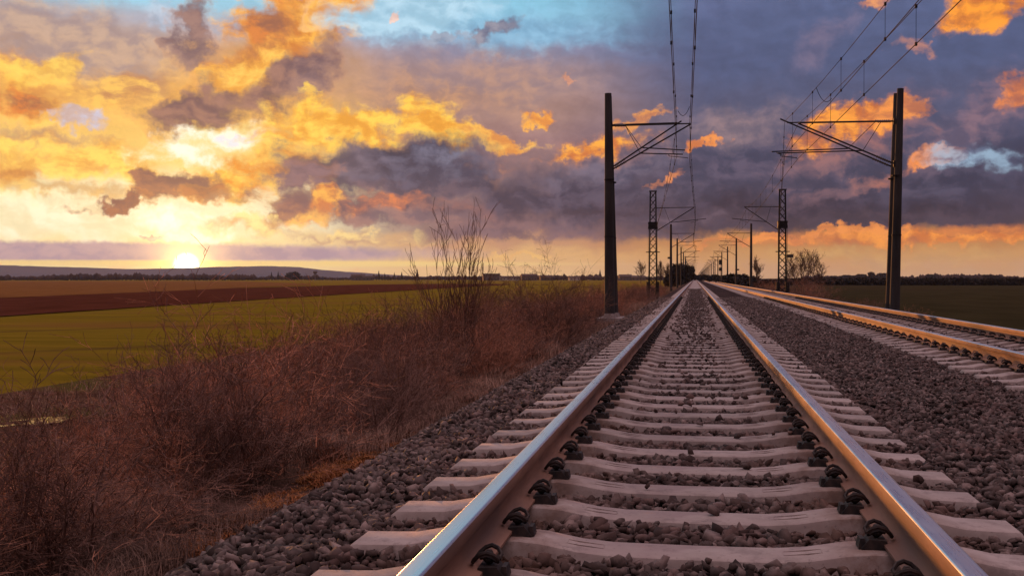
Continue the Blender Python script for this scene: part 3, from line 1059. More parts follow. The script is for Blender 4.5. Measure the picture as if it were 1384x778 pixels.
def bar(parent, name, p0, p1, r, mat='steel', n=6, r1=None):
    return MB().tube([p0, p1], [r, r1 or r], n).build(name, M[mat], parent, smooth=False)


def insulator(parent, p0, p1, u0, u1, r=0.05):
    """row of porcelain sheds between two points of a tube"""
    p0, p1 = Vector(p0), Vector(p1)
    a, b = p0.lerp(p1, u0), p0.lerp(p1, u1)
    pts, rad = [], []
    n = 7
    for i in range(n * 2 + 1):
        pts.append(a.lerp(b, i / (n * 2)))
        rad.append(r if i % 2 else r * 0.5)
    return MB().tube(pts, rad, 8).build('insulator', M['insul'], parent)


def cantilever(t, s, xp, zt, xe, z0, ok, reg_end, zreg, steady, strut, lean=0.0, tip=None, detail=True, r=0.026):
    """everything relative to the mast foot; s is +1 when the arm points to +x. xp = face of the pole"""
    P0, P1 = (xp, 0, zt), (xe, 0, zt + 0.02)
    D0, D1 = (xp, 0, z0), (xe, 0, zt)
    if tip:
        D1 = tip
    bar(t, 'top_tube', P0, P1, r)
    bar(t, 'diagonal_tube', D0, D1, r * 1.15)
    kn = Vector(D0).lerp(Vector((xe, 0, zt)), ok)
    rg = bar(t, 'registration_tube', tuple(kn), (reg_end, 0, zreg), r * 0.9)
    if detail:
        insulator(t, P0, P1, 0.03, 0.17)
        insulator(t, D0, D1, 0.04, 0.18)
        bar(t, 'strut', (strut, 0, zt + 0.01), tuple(kn), 0.012)
        (a, b) = steady
        bar(t, 'steady_arm', (a[0], 0, zreg), (a[0], 0, a[1]), 0.012)
        MB().tube([(a[0], 0, a[1]), (lerp(a[0], b[0], 0.5), 0, lerp(a[1], b[1], 0.35)), (b[0] , 0, b[1] + 0.03), (b[0], 0, b[1])], 0.014, 6).build('steady_arm', M['steel'], t)
        MB().box((xp - s * 0.02 - 0.03, -0.06, zt - 0.1), (xp - s * 0.02 + 0.03, 0.06, zt + 0.12)).build('bracket', M['steel'], t)
        MB().box((xp - s * 0.02 - 0.03, -0.06, z0 - 0.12), (xp - s * 0.02 + 0.03, 0.06, z0 + 0.1)).build('bracket', M['steel'], t)


def round_pole(t, h, zb, r0, r1, lean, notch=None):
    pts, rad = [], []
    for i in range(9):
        u = i / 8
        pts.append((lean * u, 0, lerp(zb, h, u)))
        rad.append(lerp(r0, r1, u))
    o = MB().tube(pts, rad, 20).mesh('pole', True)
    o.set_sharp_from_angle(angle=R(50))
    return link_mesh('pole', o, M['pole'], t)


def foundation(t, w, zb, zt):
    MB().box((-w, -w, zb), (w, w, zt), 0.04).build('foundation', M['found'], t)
    MB().tube([(0, 0, zt), (0, 0, zt + 0.16)], [0.24, 0.20], 16).build('collar', M['found'], t)


MY = 41.0


def twin(x, y, s, label, h, zg, r0, r1, lean, args):
    t = empty('catenary_mast', (x, y, 0), label, 'mast', 'overhead line masts')
    round_pole(t, h, zg - 0.3, r0, r1, lean)
    foundation(t, 0.5 if s > 0 else 0.45, zg - 0.4, zg + 0.18)
    cantilever(t, s, **args)
    for zz in (2.3, 4.4):
        MB().tube([(lean * 0.4, 0, zz), (lean * 0.4, 0, zz + 0.05)], r0 * 0.9 + 0.004, 20).build('clamp_band', M['steel'], t)
    return t


# left pair of round concrete masts, one behind the other
xl = at_y(824.3, 420, MY).x


def rel(px, py, y, x0):
    p = at_y(px, py, y)
    return p.x - x0, p.z


def cant_from_px(x0, y, pf, pe, d0, knee_u, reg, st_a, st_b, strut, tip=None):
    xa, za = rel(pf[0], pf[1], y, x0)
    xe, ze = rel(pe[0], pe[1], y, x0)
    _, z0 = rel(d0[0], d0[1], y, x0)
    rx, rz = rel(reg[0], reg[1], y, x0)
    a, b = rel(*st_a, y, x0), rel(*st_b, y, x0)
    sx, _ = rel(strut, pf[1], y, x0)
    tp = None
    if tip:
        q = rel(tip[0], tip[1], y, x0)
        tp = (q[0], 0, q[1])
    return dict(xp=xa, zt=(za + ze) / 2, xe=xe, z0=z0, ok=knee_u, reg_end=rx, zreg=rz, steady=(a, b), strut=sx, tip=tp)


twin(xl, MY, 1, 'tall round concrete mast left of the tracks, front one of the close pair',
     rel(822, 126.4, MY, xl)[1], -0.84, 0.20, 0.125, rel(821.9, 126, MY, xl)[0],
     cant_from_px(xl, MY, (827.5, 170), (933.5, 168), (828, 229), 0.36, (923, 208.6), (904, 211), (929.5, 214.5), 845))
xl2 = xl + 0.06
twin(xl2, MY + 1.2, 1, 'concrete mast hidden behind its twin left of the tracks, arm a little shorter',
     rel(824, 130.0, MY + 1.2, xl2)[1], -0.84, 0.19, 0.12, rel(822.5, 126, MY + 1.2, xl2)[0],
     cant_from_px(xl2, MY + 1.2, (827.5, 168.0), (915.5, 167.5), (829, 226), 0.45, (926, 203), (910, 207), (914.5, 210), 844, tip=(921, 163.5)))
# right pair
xr = at_y(1208.3, 415, MY).x
twin(xr, MY, -1, 'tallest round concrete mast leaning outwards, front one of the pair right of the tracks',
     rel(1217, 119.8, MY, xr)[1], -0.9, 0.185, 0.112, rel(1217, 119, MY, xr)[0],
     cant_from_px(xr, MY, (1208, 163.5), (1079, 167.5), (1205, 221), 0.32, (1051, 207), (1055, 211), (1077, 214.5), 1191))
xr2 = at_y(1201.0, 415, MY + 1.3).x
twin(xr2, MY + 1.3, -1, 'round concrete mast a step behind the tallest one, right of the tracks',
     rel(1211, 126.5, MY + 1.3, xr2)[1], -0.9, 0.15, 0.105, rel(1211.8, 119, MY + 1.3, xr2)[0],
     cant_from_px(xr2, MY + 1.3, (1207, 166), (1063.5, 164), (1202, 226), 0.42, (1043, 205), (1050, 207), (1057, 210), 1184, tip=(1054.5, 160.8)))


def lattice(x, y, s, label, sign):
    t = empty('lattice_mast', (x, y, 0), label, 'lattice mast', 'lattice masts of the overhead line')
    zg, h = -1.0, 7.75
    w0, w1 = 0.31, 0.22
    fr = MB()
    for a in (-1, 1):
        for b in (-1, 1):
            fr.tube([(a * w0, b * w0, zg), (a * w1, b * w1, h)], 0.045, 4)
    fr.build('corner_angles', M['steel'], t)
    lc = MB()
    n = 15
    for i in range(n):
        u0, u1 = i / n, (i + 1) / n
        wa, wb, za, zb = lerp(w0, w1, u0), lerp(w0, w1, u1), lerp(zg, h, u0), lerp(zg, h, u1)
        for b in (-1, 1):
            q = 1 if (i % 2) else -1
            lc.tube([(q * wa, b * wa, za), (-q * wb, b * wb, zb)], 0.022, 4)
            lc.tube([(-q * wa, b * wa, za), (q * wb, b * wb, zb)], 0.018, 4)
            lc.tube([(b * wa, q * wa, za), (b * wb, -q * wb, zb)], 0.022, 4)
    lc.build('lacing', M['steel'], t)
    MB().box((-0.30, -0.30, h), (0.30, 0.30, h + 0.07)).build('cap', M['steel'], t)
    MB().box((-0.6, -0.6, zg - 0.3), (0.6, 0.6, zg + 0.3), 0.05).build('foundation', M['found'], t)
    for zz in (5.15, 4.75):
        MB().box((-0.38, -0.38, zz), (0.38, 0.38, zz + 0.16)).build('clamp_band', M['steel'], t)
    MB().box((-0.36, -0.36, 4.9), (0.36, 0.36, 5.2)).build('tension_pulley', M['steel'], t)
    MB().tube([(-0.55, -0.3, 2.9), (0.55, -0.3, 2.9)], 0.04, 6).build('guide_bar', M['steel'], t)
    for a in (-1, 1):
        mb = MB()
        for k in range(12):
            mb.lathe((a * 0.36, -0.42, -0.85 + k * 0.115), [(0.15, 0.0), (0.17, 0.02), (0.17, 0.085), (0.15, 0.105)], 10)
        mb.build('counterweight', M['steel'], t)
        bar(t, 'weight_rod', (a * 0.36, -0.42, 0.5), (a * 0.36, -0.42, 5.0), 0.012)
    xt = s * 3.25 if s > 0 else -2.95
    cantilever(t, s, s * 0.28, 6.45, xt, 4.6, 0.36, xt + s * 0.95, 5.55, ((xt + s * 0.3, 5.4), (xt - s * 0.25, 5.22)), s * 0.9, r=0.03)
    if sign:
        mb = MB()
        mb.box((0.35, -0.06, 2.42), (0.85, 0.0, 2.68))
        mb.tube([(0.2, -0.03, 2.55), (0.4, -0.03, 2.55)], 0.02, 6)
        mb.build('signboard', M['sign'], t)
    return t


def xat(px, y):
    return at_y(px, 390, y).x


lattice(xat(882.5, 90.0), 90.0, 1, 'steel lattice mast with counterweights at its foot, left of the tracks', False)
lattice(xat(1057.3, 90.0), 90.0, -1, 'steel lattice mast with a small dark board, right of the tracks', True)

ORD = ['third', 'fourth', 'fifth', 'sixth', 'seventh', 'eighth', 'ninth', 'tenth']
PX_L = {142: 906.8, 193: 915.3, 245: 920.5, 296: 923.7, 347: 926.2}
PX_R = {142: 1015.0, 193: 995.0, 245: 983.2, 296: 975.4, 347: 970.2, 398: 966.3}


def slim(x, y, s, label, lvl):
    t = empty('catenary_mast', (x, y, 0), label, 'mast', 'overhead line masts')
    pts = [(0, 0, -1.3), (-s * 0.01, 0, 7.65)]
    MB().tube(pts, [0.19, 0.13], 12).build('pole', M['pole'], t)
    xt = s * 2.95
    st = 0.25 if int(y / 51) % 2 else -0.25
    cantilever(t, s, s * 0.13, 6.45, xt, 4.75, 0.36, xt + s * 0.9, 5.5, ((xt + s * 0.2, 5.4), (xt - s * 0.2, 5.2)), s * 0.8, detail=lvl > 0, r=0.034 if lvl else 0.045)
    return t


for k in range(24):
    y = 142.0 + 51.2 * k
    yk = int(round(y - 0.01))
    for s, tab, nm in ((1, PX_L, 'left'), (-1, PX_R, 'right')):
        pk = min(tab, key=lambda q: abs(q - y))
        x = xat(tab[pk], y) if abs(pk - y) < 4 else (-3.15 if s > 0 else 7.25)
        if k < 8:
            lab = 'slim concrete overhead line mast, %s from the camera on the %s of the tracks' % (ORD[k], nm)
        else:
            lab = 'tiny far mast among many standing %s of the tracks near the vanishing point' % nm
        t = slim(x, y, s, lab, 1 if k < 5 else 0)
        if k == 0 and s > 0:
            MB().box((-0.42, -0.05, 3.25), (-0.14, 0.0, 3.5)).build('signboard', M['sign'], t)
        if k == 1 and s < 0:
            MB().box((0.14, -0.05, 2.15), (0.5, 0.0, 2.4)).build('signboard', M['sign'], t)

# signal with two heads beside the right hand masts
y = 288.0
t = empty('railway_signal', (xat(973.3, y), y, 0), 'dark railway signal with two heads beside the right hand masts', 'signal')
bar(t, 'post', (0, 0, -1.2), (0, 0, 5.7), 0.07, n=8)
for zc, hh in ((4.9, 0.62), (3.1, 0.42)):
    h_ = MB().box((-0.32, -0.12, zc - hh), (0.32, 0.05, zc + hh)).build('signal_head', M['steel'], t)
    for q in (-0.3, 0.3):
        MB().tube([(0, -0.12, zc + q), (0, -0.3, zc + q)], [0.12, 0.14], 10, cap=False).build('lamp_hood', M['steel'], h_)


def wire(t, name, pts, r):
    return MB().tube(pts, r, 5, cap=True).build(name, M['wire'], t)


def overhead(label, spans, r=0.0075, jumper=None):
    """spans: list of ((y, x, z_messenger, z_contact), ...) supports along the line"""
    t = empty('overhead_line', (spans[0][1], spans[0][0], 0), label, 'overhead wires', 'overhead wires above the tracks')
    ox, oy = spans[0][1], spans[0][0]
    mp, cp = [], []
    nd = 0
    for a, b in zip(spans[:-1], spans[1:]):
        L = b[0] - a[0]
        sag = 0.62 * (L / 51.0) ** 2 if abs(a[2] - b[2]) < 2 else 0.1
        n = 14
        for i in range(n + 1):
            u = i / n
            y = lerp(a[0], b[0], u)
            x = lerp(a[1], b[1], u)
            mp.append((x - ox, y - oy, lerp(a[2], b[2], u) - 4 * sag * u * (1 - u)))
            cp.append((x - ox, y - oy, lerp(a[3], b[3], u) - 0.03 * 4 * u * (1 - u)))
        m = max(3, int(L / 5.6))
        for k in range(m):
            u = (k + 0.5) / m
            y, x = lerp(a[0], b[0], u), lerp(a[1], b[1], u)
            if y < 4 or y > 330:
                continue
            zm = lerp(a[2], b[2], u) - 4 * sag * u * (1 - u)
            zc = lerp(a[3], b[3], u) - 0.03 * 4 * u * (1 - u)
            mb = MB().tube([(x - ox, y - oy, zc), (x - ox, y - oy, zm)], 0.0045, 4)
            for zz in (zc, zm):
                mb.box((x - ox - 0.018, y - oy - 0.035, zz - 0.03), (x - ox + 0.018, y - oy + 0.035, zz + 0.03))
            mb.build('dropper', M['wire'], t)
            nd += 1
    dd = lambda p: [q for i, q in enumerate(p) if i == 0 or (Vector(q) - Vector(p[i - 1])).length > 1e-3]
    wire(t, 'messenger_wire', dd(mp), r)
    wire(t, 'contact_wire', dd(cp), r * 1.15)
    if jumper:
        (y, x0, z0, x1, z1, dip) = jumper
        pts = []
        for i in range(13):
            u = i / 12
            pts.append((lerp(x0, x1, u) - ox, y - oy, lerp(z0, z1, u) - dip * 4 * u * (1 - u)))
        wire(t, 'jumper_loop', pts, 0.008)
    return t


def sup(y, pm, pc):
    """support from the photo position of messenger and contact wire at depth y"""
    a, b = at_y(pm[0], pm[1], y), at_y(pc[0], pc[1], y)
    return (y, (a.x + b.x) / 2, a.z, b.z)


sLB = sup(MY, (934, 168), (930, 214.5))
sLA = sup(MY + 1.2, (915.5, 167.5), (914.5, 210))
sRB = sup(MY, (1080, 167.5), (1077, 214.5))
sRA = sup(MY + 1.2, (1064, 164), (1057, 210))
far_l = [(142 + 51.2 * k, 0.22 if k % 2 else -0.22, 6.45, 5.2) for k in range(10)]
far_r = [(142 + 51.2 * k, TRK + (0.22 if k % 2 else -0.22), 6.45, 5.2) for k in range(10)]
zsl = sLB[2]
overhead('overhead wires of the left track running on above the rails', [(-10, 0.30, sLB[2], sLB[3]), sLB, (90.0, 0.05, 6.45, 5.2)] + far_l)
overhead('overhead wires of the left track ending at the left lattice mast', [(-10, -0.13, sLA[2], sLA[3]), sLA, (89.6, xat(882.5, 90.0) + 0.3, 5.1, 4.9)],
         jumper=(33.0, at_y(916.5, 150, 33).x, at_y(916, 150, 33).z, at_y(932, 144, 33).x, at_y(932, 144, 33).z, 0.2))
overhead('overhead wires of the right hand track running on above the rails', [(-10, TRK + 0.28, sRB[2], sRB[3]), sRB, (90.0, TRK - 0.1, 6.45, 5.2)] + far_r)
overhead('overhead wires of the right hand track ending at the right lattice mast', [(-10, TRK - 0.22, sRA[2], sRA[3]), sRA, (89.6, xat(1057.3, 90.0) - 0.3, 5.1, 4.9)],
         jumper=(31.0, at_y(1103, 122, 31).x, at_y(1103, 118, 31).z, at_y(1124, 130, 31).x, at_y(1124, 133, 31).z, 0.22))


# ------------------------------------------------------------------ bare woody plants
def prisms(segs):
    """numpy: three-sided tapered twigs from (p0, p1, r0, r1) rows"""
    S = np.array(segs, dtype=np.float32)
    p0, p1, r0, r1 = S[:, 0:3], S[:, 3:6], S[:, 6:7], S[:, 7:8]
    d = p1 - p0
    d /= np.maximum(np.linalg.norm(d, axis=1, keepdims=True), 1e-6)
    ref = np.where(np.abs(d[:, 2:3]) < 0.9, np.array([[0, 0, 1.0]]), np.array([[1.0, 0, 0]]))
    a = np.cross(d, ref)
    a /= np.linalg.norm(a, axis=1, keepdims=True)
    b = np.cross(d, a)
    vs = []
    for p, r in ((p0, r0), (p1, r1)):
        for k in range(3):
            t_ = 2 * math.pi * k / 3
            vs.append(p + (a * math.cos(t_) + b * math.sin(t_)) * r)
    v = np.stack(vs, 1).reshape(-1, 3)
    base = np.arange(len(S), dtype=np.int32)[:, None, None] * 6
    f = np.array([[0, 1, 4, 3], [1, 2, 5, 4], [2, 0, 3, 5]], dtype=np.int32)[None] + base
    return v, f.reshape(-1, 4)


def grow(rn, segs, p, d, L, r, lvl, up, curl, kids, minr=0.0012, ang=(22, 55)):
    n = 4 if lvl > 0 else 3
    p, d = Vector(p), Vector(d).normalized()
    st = L / n
    for i in range(n):
        d = (d + Vector((rn.gauss(0, curl), rn.gauss(0, curl), rn.gauss(0, curl) + up))).normalized()
        q = p + d * st
        ra = max(minr, r * (1 - 0.75 * i / n))
        rb = max(minr, r * (1 - 0.75 * (i + 1) / n))
        segs.append((*p, *q, ra, rb))
        if lvl > 0:
            c = kids[lvl - 1]
            c = int(c) + (1 if rn.random() < c - int(c) else 0)
            for _ in range(c):
                ax = d.orthogonal().normalized()
                ax.rotate(Matrix.Rotation(rn.uniform(0, 6.283), 3, d))
                dd = d.copy()
                dd.rotate(Matrix.Rotation(R(rn.uniform(*ang)), 3, ax))
                grow(rn, segs, p.lerp(q, rn.random()), dd, L * rn.uniform(0.35, 0.62), rb * 0.6, lvl - 1, up, curl * 1.1, kids, minr, ang)
        p = q


def shrub_mesh(name, seed, h, spread, stems, up=0.05, curl=0.16, kids=(1.3, 1.6, 1.8), r=0.010, lvl=3, minr=0.0014, base=0.25, ang=(22, 55), norm=True):
    rn = random.Random(seed)
    segs = []
    for i in range(stems):
        a = rn.uniform(0, 6.283)
        b = base * math.sqrt(rn.random())
        lean = rn.uniform(0.05, spread)
        d = (math.cos(a) * lean, math.sin(a) * lean, 1)
        grow(rn, segs, (b * math.cos(a), b * math.sin(a), -0.1), d, h * rn.uniform(0.6, 1.05), r * rn.uniform(0.6, 1.1), lvl, up, curl, kids, minr, ang)
    v, f = prisms(segs)
    top_ = np.percentile(v[:, 2], 99.3)
    v = v * np.array([1, 1, h / top_]) if norm else v
    return np_mesh(name, v, f), len(segs)


shr = []
for i in range(7):
    me, n = shrub_mesh('shrub', 40 + i, 1.55, 0.75, 14, up=0.05, curl=0.19, kids=(1.0, 1.2, 1.3), base=0.45, r=0.015, minr=0.0021)
    me.materials.append(M['twig' if i % 3 else 'twig_dark'])
    shr.append(me)
GH = 'bare shrubs massed along the left bank'
rs = random.Random(5)


def gz(x, y):
    return float(bank_z(np.array([x]), np.array([y]))[0])


def in_left_view(x, y, m=1.6):
    return x > -0.66 * y - m


cnt = 0
y = 3.9
while y < 130:
    for x0 in (-3.75, -4.15, -4.7, -5.6, -6.6, -7.5):
        x = x0 + rs.uniform(-0.45, 0.45)
        yy = y + rs.uniform(-0.5, 0.5)
        if not in_left_view(x, yy) or (x0 < -7 and (yy > 70 or rs.random() < 0.25)):
            continue
        if 38.5 < yy < 43.0 and x > -4.6:
            continue
        if (x0 == -4.15 and yy > 20) or (x0 == -5.6 and yy > 45) or (x0 == -7.5 and yy > 40):
            continue
        if y > 50 and rs.random() < 0.25:
            continue
        cl_ = math.sin(yy * 1.9 + x * 1.3) * math.cos(yy * 0.83 - x * 2.1)
        if cl_ < -0.45 and rs.random() < 0.6:
            continue
        o = link_mesh('shrub', shr[rs.randrange(7)], None, None, (x, yy, gz(x, yy) - 0.03))
        o.rotation_euler = (rs.uniform(-0.1, 0.1), rs.uniform(-0.1, 0.1), rs.uniform(0, 6.283))
        hgt = (np.interp(yy, [6, 8.5, 10.5, 16, 40], [-0.28, -0.16, 0.04, 0.16, 0.28] if x0 > -5 else [-0.55, -0.45, -0.25, -0.05, 0.22]) + rs.uniform(-0.38, 0.22)) - gz(x, yy)
        hgt *= 1.0 + 0.22 * cl_
        if x / yy < -0.545 and yy < 19:
            hgt *= 0.72
        if x0 > -4.0:
            hgt *= rs.uniform(0.45, 1.0)
        elif x0 > -5:
            hgt *= 1.0
        k = hgt / 1.55
        o.scale = (max(k, 0.75), max(k, 0.75), k)
        tag(o, 'bare reddish brown shrub in the tangle along the bank left of the tracks', 'shrub', GH)
        cnt += 1
    y += 0.9 if y < 22 else (1.5 if y < 50 else 2.6)

# the tall whippy sapling standing out of the hedge
me, n = shrub_mesh('sapling', 903, 3.6, 0.42, 15, up=0.055, curl=0.07, kids=(0.7, 1.0, 1.2), r=0.048, lvl=3, minr=0.0068, base=0.3, ang=(12, 32))
o = link_mesh('sapling', me, M['twig_dark'], None, (0, 0, 0))
p = at_y(618, 400, 20.5)
o.location = (p.x, 20.5, gz(p.x, 20.5))
o.scale = (0.52, 0.52, 0.88)
tag(o, 'tall bare sapling with many upright shoots rising from the shrubs', 'sapling')
# the spreading bush in front of the field, left of the first mast
me, n = shrub_mesh('shrub', 77, 2.05, 1.25, 26, up=0.0, curl=0.16, kids=(1.3, 1.6, 1.6), r=0.016, minr=0.0026, base=0.5)
p = at_y(765, 430, 26)
o = link_mesh('shrub', me, M['twig_dark'], None, (p.x - 0.6, 26, gz(p.x - 0.6, 26)))
o.scale = (0.8, 0.8, 1.0)
tag(o, 'broad dark bare bush spreading above the hedge beside the first mast', 'shrub', 'bare bushes that stand out')
# bramble with long arching canes, its tips against the crop field
me, n = shrub_mesh('shrub', 78, 1.95, 0.95, 12, up=-0.02, curl=0.13, kids=(0.8, 1.0, 1.2), r=0.013, minr=0.0022, base=0.5)
p = at_y(330, 470, 10.5)
o = link_mesh('shrub', me, M['twig'], None, (p.x + 0.1, 10.5, gz(p.x, 10.5)))
tag(o, 'long arching canes rising above the hedge under the setting sun', 'shrub', 'bare bushes that stand out')
me, n = shrub_mesh('shrub', 79, 1.35, 1.1, 12, up=-0.02, curl=0.14, kids=(0.9, 1.1, 1.2), r=0.011, minr=0.0018, base=0.5)
p = at_y(95, 560, 8.6)
o = link_mesh('shrub', me, M['twig'], None, (p.x, 8.6, gz(p.x, 8.6)))
tag(o, 'thorny canes crossing in front of the puddle at the left edge', 'shrub', 'bare bushes that stand out')


me, n = shrub_mesh('shrub', 81, 1.15, 0.8, 16, up=0.04, curl=0.16, kids=(1.2, 1.4, 1.5), r=0.015, minr=0.0022, base=0.3)
o = link_mesh('shrub', me, M['twig_dark'], None, (-3.72, 5.9, gz(-3.72, 5.9)))
tag(o, 'dark branching bush in the lower left corner beside the ballast', 'shrub', 'bare bushes that stand out')
me, n = shrub_mesh('shrub', 82, 1.25, 0.7, 18, up=0.06, curl=0.14, kids=(1.2, 1.4, 1.5), r=0.014, minr=0.0022, base=0.3)
o = link_mesh('shrub', me, M['twig_dark'], None, (-3.9, 8.6, gz(-3.9, 8.6)))
tag(o, 'upright dark bush beside the orange moss at the ballast edge', 'shrub', 'bare bushes that stand out')

# ------------------------------------------------------------------ grasses
def blades(name, xy, zf, hmin, hmax, w, mat, seed, lean=0.5, label='', cat='grass', flat=0.0):
    r_ = np.random.default_rng(seed)
    n = len(xy)
    z = zf(xy[:, 0], xy[:, 1]) - 0.01
    b = np.stack([xy[:, 0], xy[:, 1], z], 1)
    a = r_.uniform(0, 2 * np.pi, n)
    h = r_.uniform(hmin, hmax, n) * r_.uniform(0.6, 1.0, n)
    ln = r_.uniform(0.1, lean, n) * h * (1 + flat)
    dx, dy = np.cos(a), np.sin(a)
    wv = np.stack([-dy, dx, np.zeros(n)], 1) * (w * r_.uniform(0.6, 1.3, n))[:, None]
    mid = b + np.stack([dx * ln * 0.35, dy * ln * 0.35, h * 0.6], 1)
    tip = b + np.stack([dx * ln * 1.2, dy * ln * 1.2, h * r_.uniform(0.75, 1.0, n)], 1)
    v = np.stack([b - wv, b + wv, mid + wv * 0.7, mid - wv * 0.7, tip, tip + wv * 0.15], 1).reshape(-1, 3)
    base = np.arange(n, dtype=np.int32)[:, None, None] * 6
    f = (np.array([[0, 1, 2, 3], [3, 2, 5, 4]], dtype=np.int32)[None] + base).reshape(-1, 4)
    o = link_mesh(name, np_mesh(name, v, f), M[mat])
    return tag(o, label, cat, kind='stuff')


def clumpy(n, x0, x1, y0, y1, s, seed, den=45):
    r_ = np.random.default_rng(seed)
    nc = max(1, n // den)
    cx, cy = r_.uniform(x0, x1, nc), y0 + (y1 - y0) * r_.uniform(0, 1, nc) ** 1.4
    i = r_.integers(0, nc, n)
    x = cx[i] + r_.normal(0, s, n)
    y = cy[i] + r_.normal(0, s, n)
    k = (x > x0 - 0.15) & (x < x1 + 0.12) & (x > -0.66 * y - 1.4)
    return np.stack([x[k], y[k]], 1)


def bank_or_bed(x, y):
    return np.maximum(bank_z(x, y), np.where(x > -3.3, bed_z(x, y), -9))


blades('dry_grass', clumpy(40000, -7.9, -3.35, 3.4, 26.0, 0.16, 21), bank_z, 0.08, 0.30, 0.0024, 'deadgrass', 1, 1.5, 'dry dead grass under the shrubs on the left bank')
blades('dry_grass', clumpy(45000, -7.9, -2.85, 22.0, 75.0, 0.3, 22), bank_or_bed, 0.18, 0.45, 0.006, 'straw', 2, 0.9, 'dry grass further along the left bank')
blades('dry_grass', clumpy(24000, -3.45, -2.85, 10.0, 42.0, 0.09, 23), bank_or_bed, 0.05, 0.20, 0.003, 'straw', 3, 1.4, 'pale dry grass fringe at the edge of the ballast')
e = clumpy(30000, -3.22, -2.78, 6.2, 11.5, 0.05, 24, 260)
blades('moss', e, bank_or_bed, 0.012, 0.05, 0.005, 'moss', 4, 1.8, 'rusty orange moss along the foot of the ballast', 'moss')
blades('dry_grass', clumpy(60000, -16, -7.6, 10.0, 60.0, 0.45, 25), lambda x, y: np.full_like(x, FIELD_L), 0.06, 0.26, 0.005, 'straw', 5, 1.0, 'short dry grass on the rough verge beside the crop field')
r_ = np.random.default_rng(26)
n = 60000
x, y = r_.uniform(6.9, 11.8, n), 18 + 180 * r_.uniform(0, 1, n) ** 1.6
blades('dry_grass', np.stack([x, y], 1), bank_z, 0.12, 0.5, 0.008, 'straw', 6, 0.9, 'dry grass on the bank right of the tracks')
blades('dry_grass', clumpy(14000, -3.7, -2.85, 3.0, 7.4, 0.07, 31), bank_or_bed, 0.04, 0.2, 0.0022, 'deadgrass', 9, 1.6, 'dead grass creeping onto the ballast edge in the corner')
# winter crop standing in rows, near part of the green field
# pale straw tuft at the ballast edge
th = np.random.default_rng(27).normal(0, 0.16, (1500, 2)) + np.array([-3.4, 9.6])
o = blades('grass_tuft', th, bank_z, 0.14, 0.34, 0.0026, 'straw', 7, 1.3, 'reddish dry grass tuft beside the moss at the ballast edge')
tag(o, cat='grass tuft')
o['kind'] = 'thing'

# ------------------------------------------------------------------ right bank bushes
for k, (px, yy, hh, sc_) in enumerate([(1040, 118, 1.4, 1.0), (1066, 112, 1.9, 1.2), (1078, 110, 2.2, 1.4), (1092, 106, 2.3, 1.5), (1106, 103, 1.9, 1.3), (1122, 98, 1.3, 1.1), (1140, 82, 0.9, 1.0), (1162, 72, 0.9, 1.0), (1182, 62, 0.9, 1.0), (1228, 52, 0.8, 1.0), (1030, 150, 1.6, 1.2), (1048, 130, 1.7, 1.1)]):
    x = xat(px, yy)
    o = link_mesh('shrub', shr[(k * 2 + 1) % 7], None, None, (x, yy, gz(min(x, 11.9), yy)))
    f = hh / 1.5
    o.scale = (f * sc_, f * sc_, f)
    o.rotation_euler = (0, 0, k * 1.3)
    tag(o, 'reddish bare bush on the bank right of the tracks', 'shrub', 'bare bushes right of the tracks')

# ------------------------------------------------------------------ bare trees
def bare_tree(name, seed, h, px, y, label, group=None, spread=0.35, kids=(1.0, 1.2, 1.4), lvl=3, minr=0.02, zb=None, kt=1.0):
    rn = random.Random(seed)
    x = xat(px, y)
    zb = zb if zb is not None else (FIELD_L if x < 0 else FIELD_R)
    t = empty(name, (x, y, zb), label, 'tree', group)
    tr, segs = [], []
    p = Vector((0, 0, 0))
    d = Vector((rn.uniform(-.06, .06), rn.uniform(-.06, .06), 1)).normalized()
    n = 7
    for i in range(n):
        q = p + d * (h * 0.85 / n)
        r0, r1 = h * 0.014 * (1 - 0.8 * i / n), h * 0.014 * (1 - 0.8 * (i + 1) / n)
        tr.append((*p, *q, r0, r1))
        if i >= 2:
            for _ in range(4):
                a = rn.uniform(0, 6.283)
                dd = Vector((math.cos(a) * spread * 2, math.sin(a) * spread * 2, 1.0))
                grow(rn, segs, p.lerp(q, rn.random()), dd, h * 0.42 * (1 - 0.09 * i), r1 * 0.55, lvl - 1, 0.08, 0.12, kids, minr, (18, 42))
        d = (d + Vector((rn.gauss(0, .06), rn.gauss(0, .06), .1))).normalized()
        p = q
    v, f = prisms(tr)
    link_mesh('trunk', np_mesh('trunk', v, f), M['tree_bark'], t)
    v, f = prisms(segs)
    link_mesh('crown', np_mesh('crown', v, f), M['tree_bark'], t)
    return t


for k, (px, y, h, lab) in enumerate([
        (1066, 176, 4.7, 'small leaning bare tree at the left end of the tree group right of the tracks'),
        (1075, 172, 6.0, 'bare tree second from the left in the group right of the tracks'),
        (1083, 170, 6.5, 'tall bare tree in the middle of the group right of the tracks'),
        (1092, 172, 6.6, 'tallest bare tree of the group right of the tracks'),
        (1101, 168, 6.3, 'broad bare tree near the right end of the tree group'),
        (1111, 174, 4.9, 'low thin bare tree at the right end of the tree group')]):
    bare_tree('bare_tree', 300 + k, h, px, y, lab, 'bare trees in the group right of the tracks', zb=FIELD_R, minr=0.013)
bare_tree('bare_tree', 320, 7.0, 893, 300, 'slender bare tree between the left lattice mast and the next mast', zb=FIELD_L, minr=0.03, spread=0.2)
bare_tree('bare_tree', 321, 6.2, 900.5, 290, 'small bare tree just left of the third mast', zb=FIELD_L, minr=0.03, spread=0.2)
bare_tree('bare_tree', 322, 12.0, 866, 620, 'round bare tree on the skyline left of the lattice mast', zb=FIELD_L, minr=0.06, spread=0.5)
bare_tree('bare_tree', 323, 5.6, 1023, 190, 'thin bare tree beside the third right hand mast', zb=FIELD_R, minr=0.02, spread=0.2)


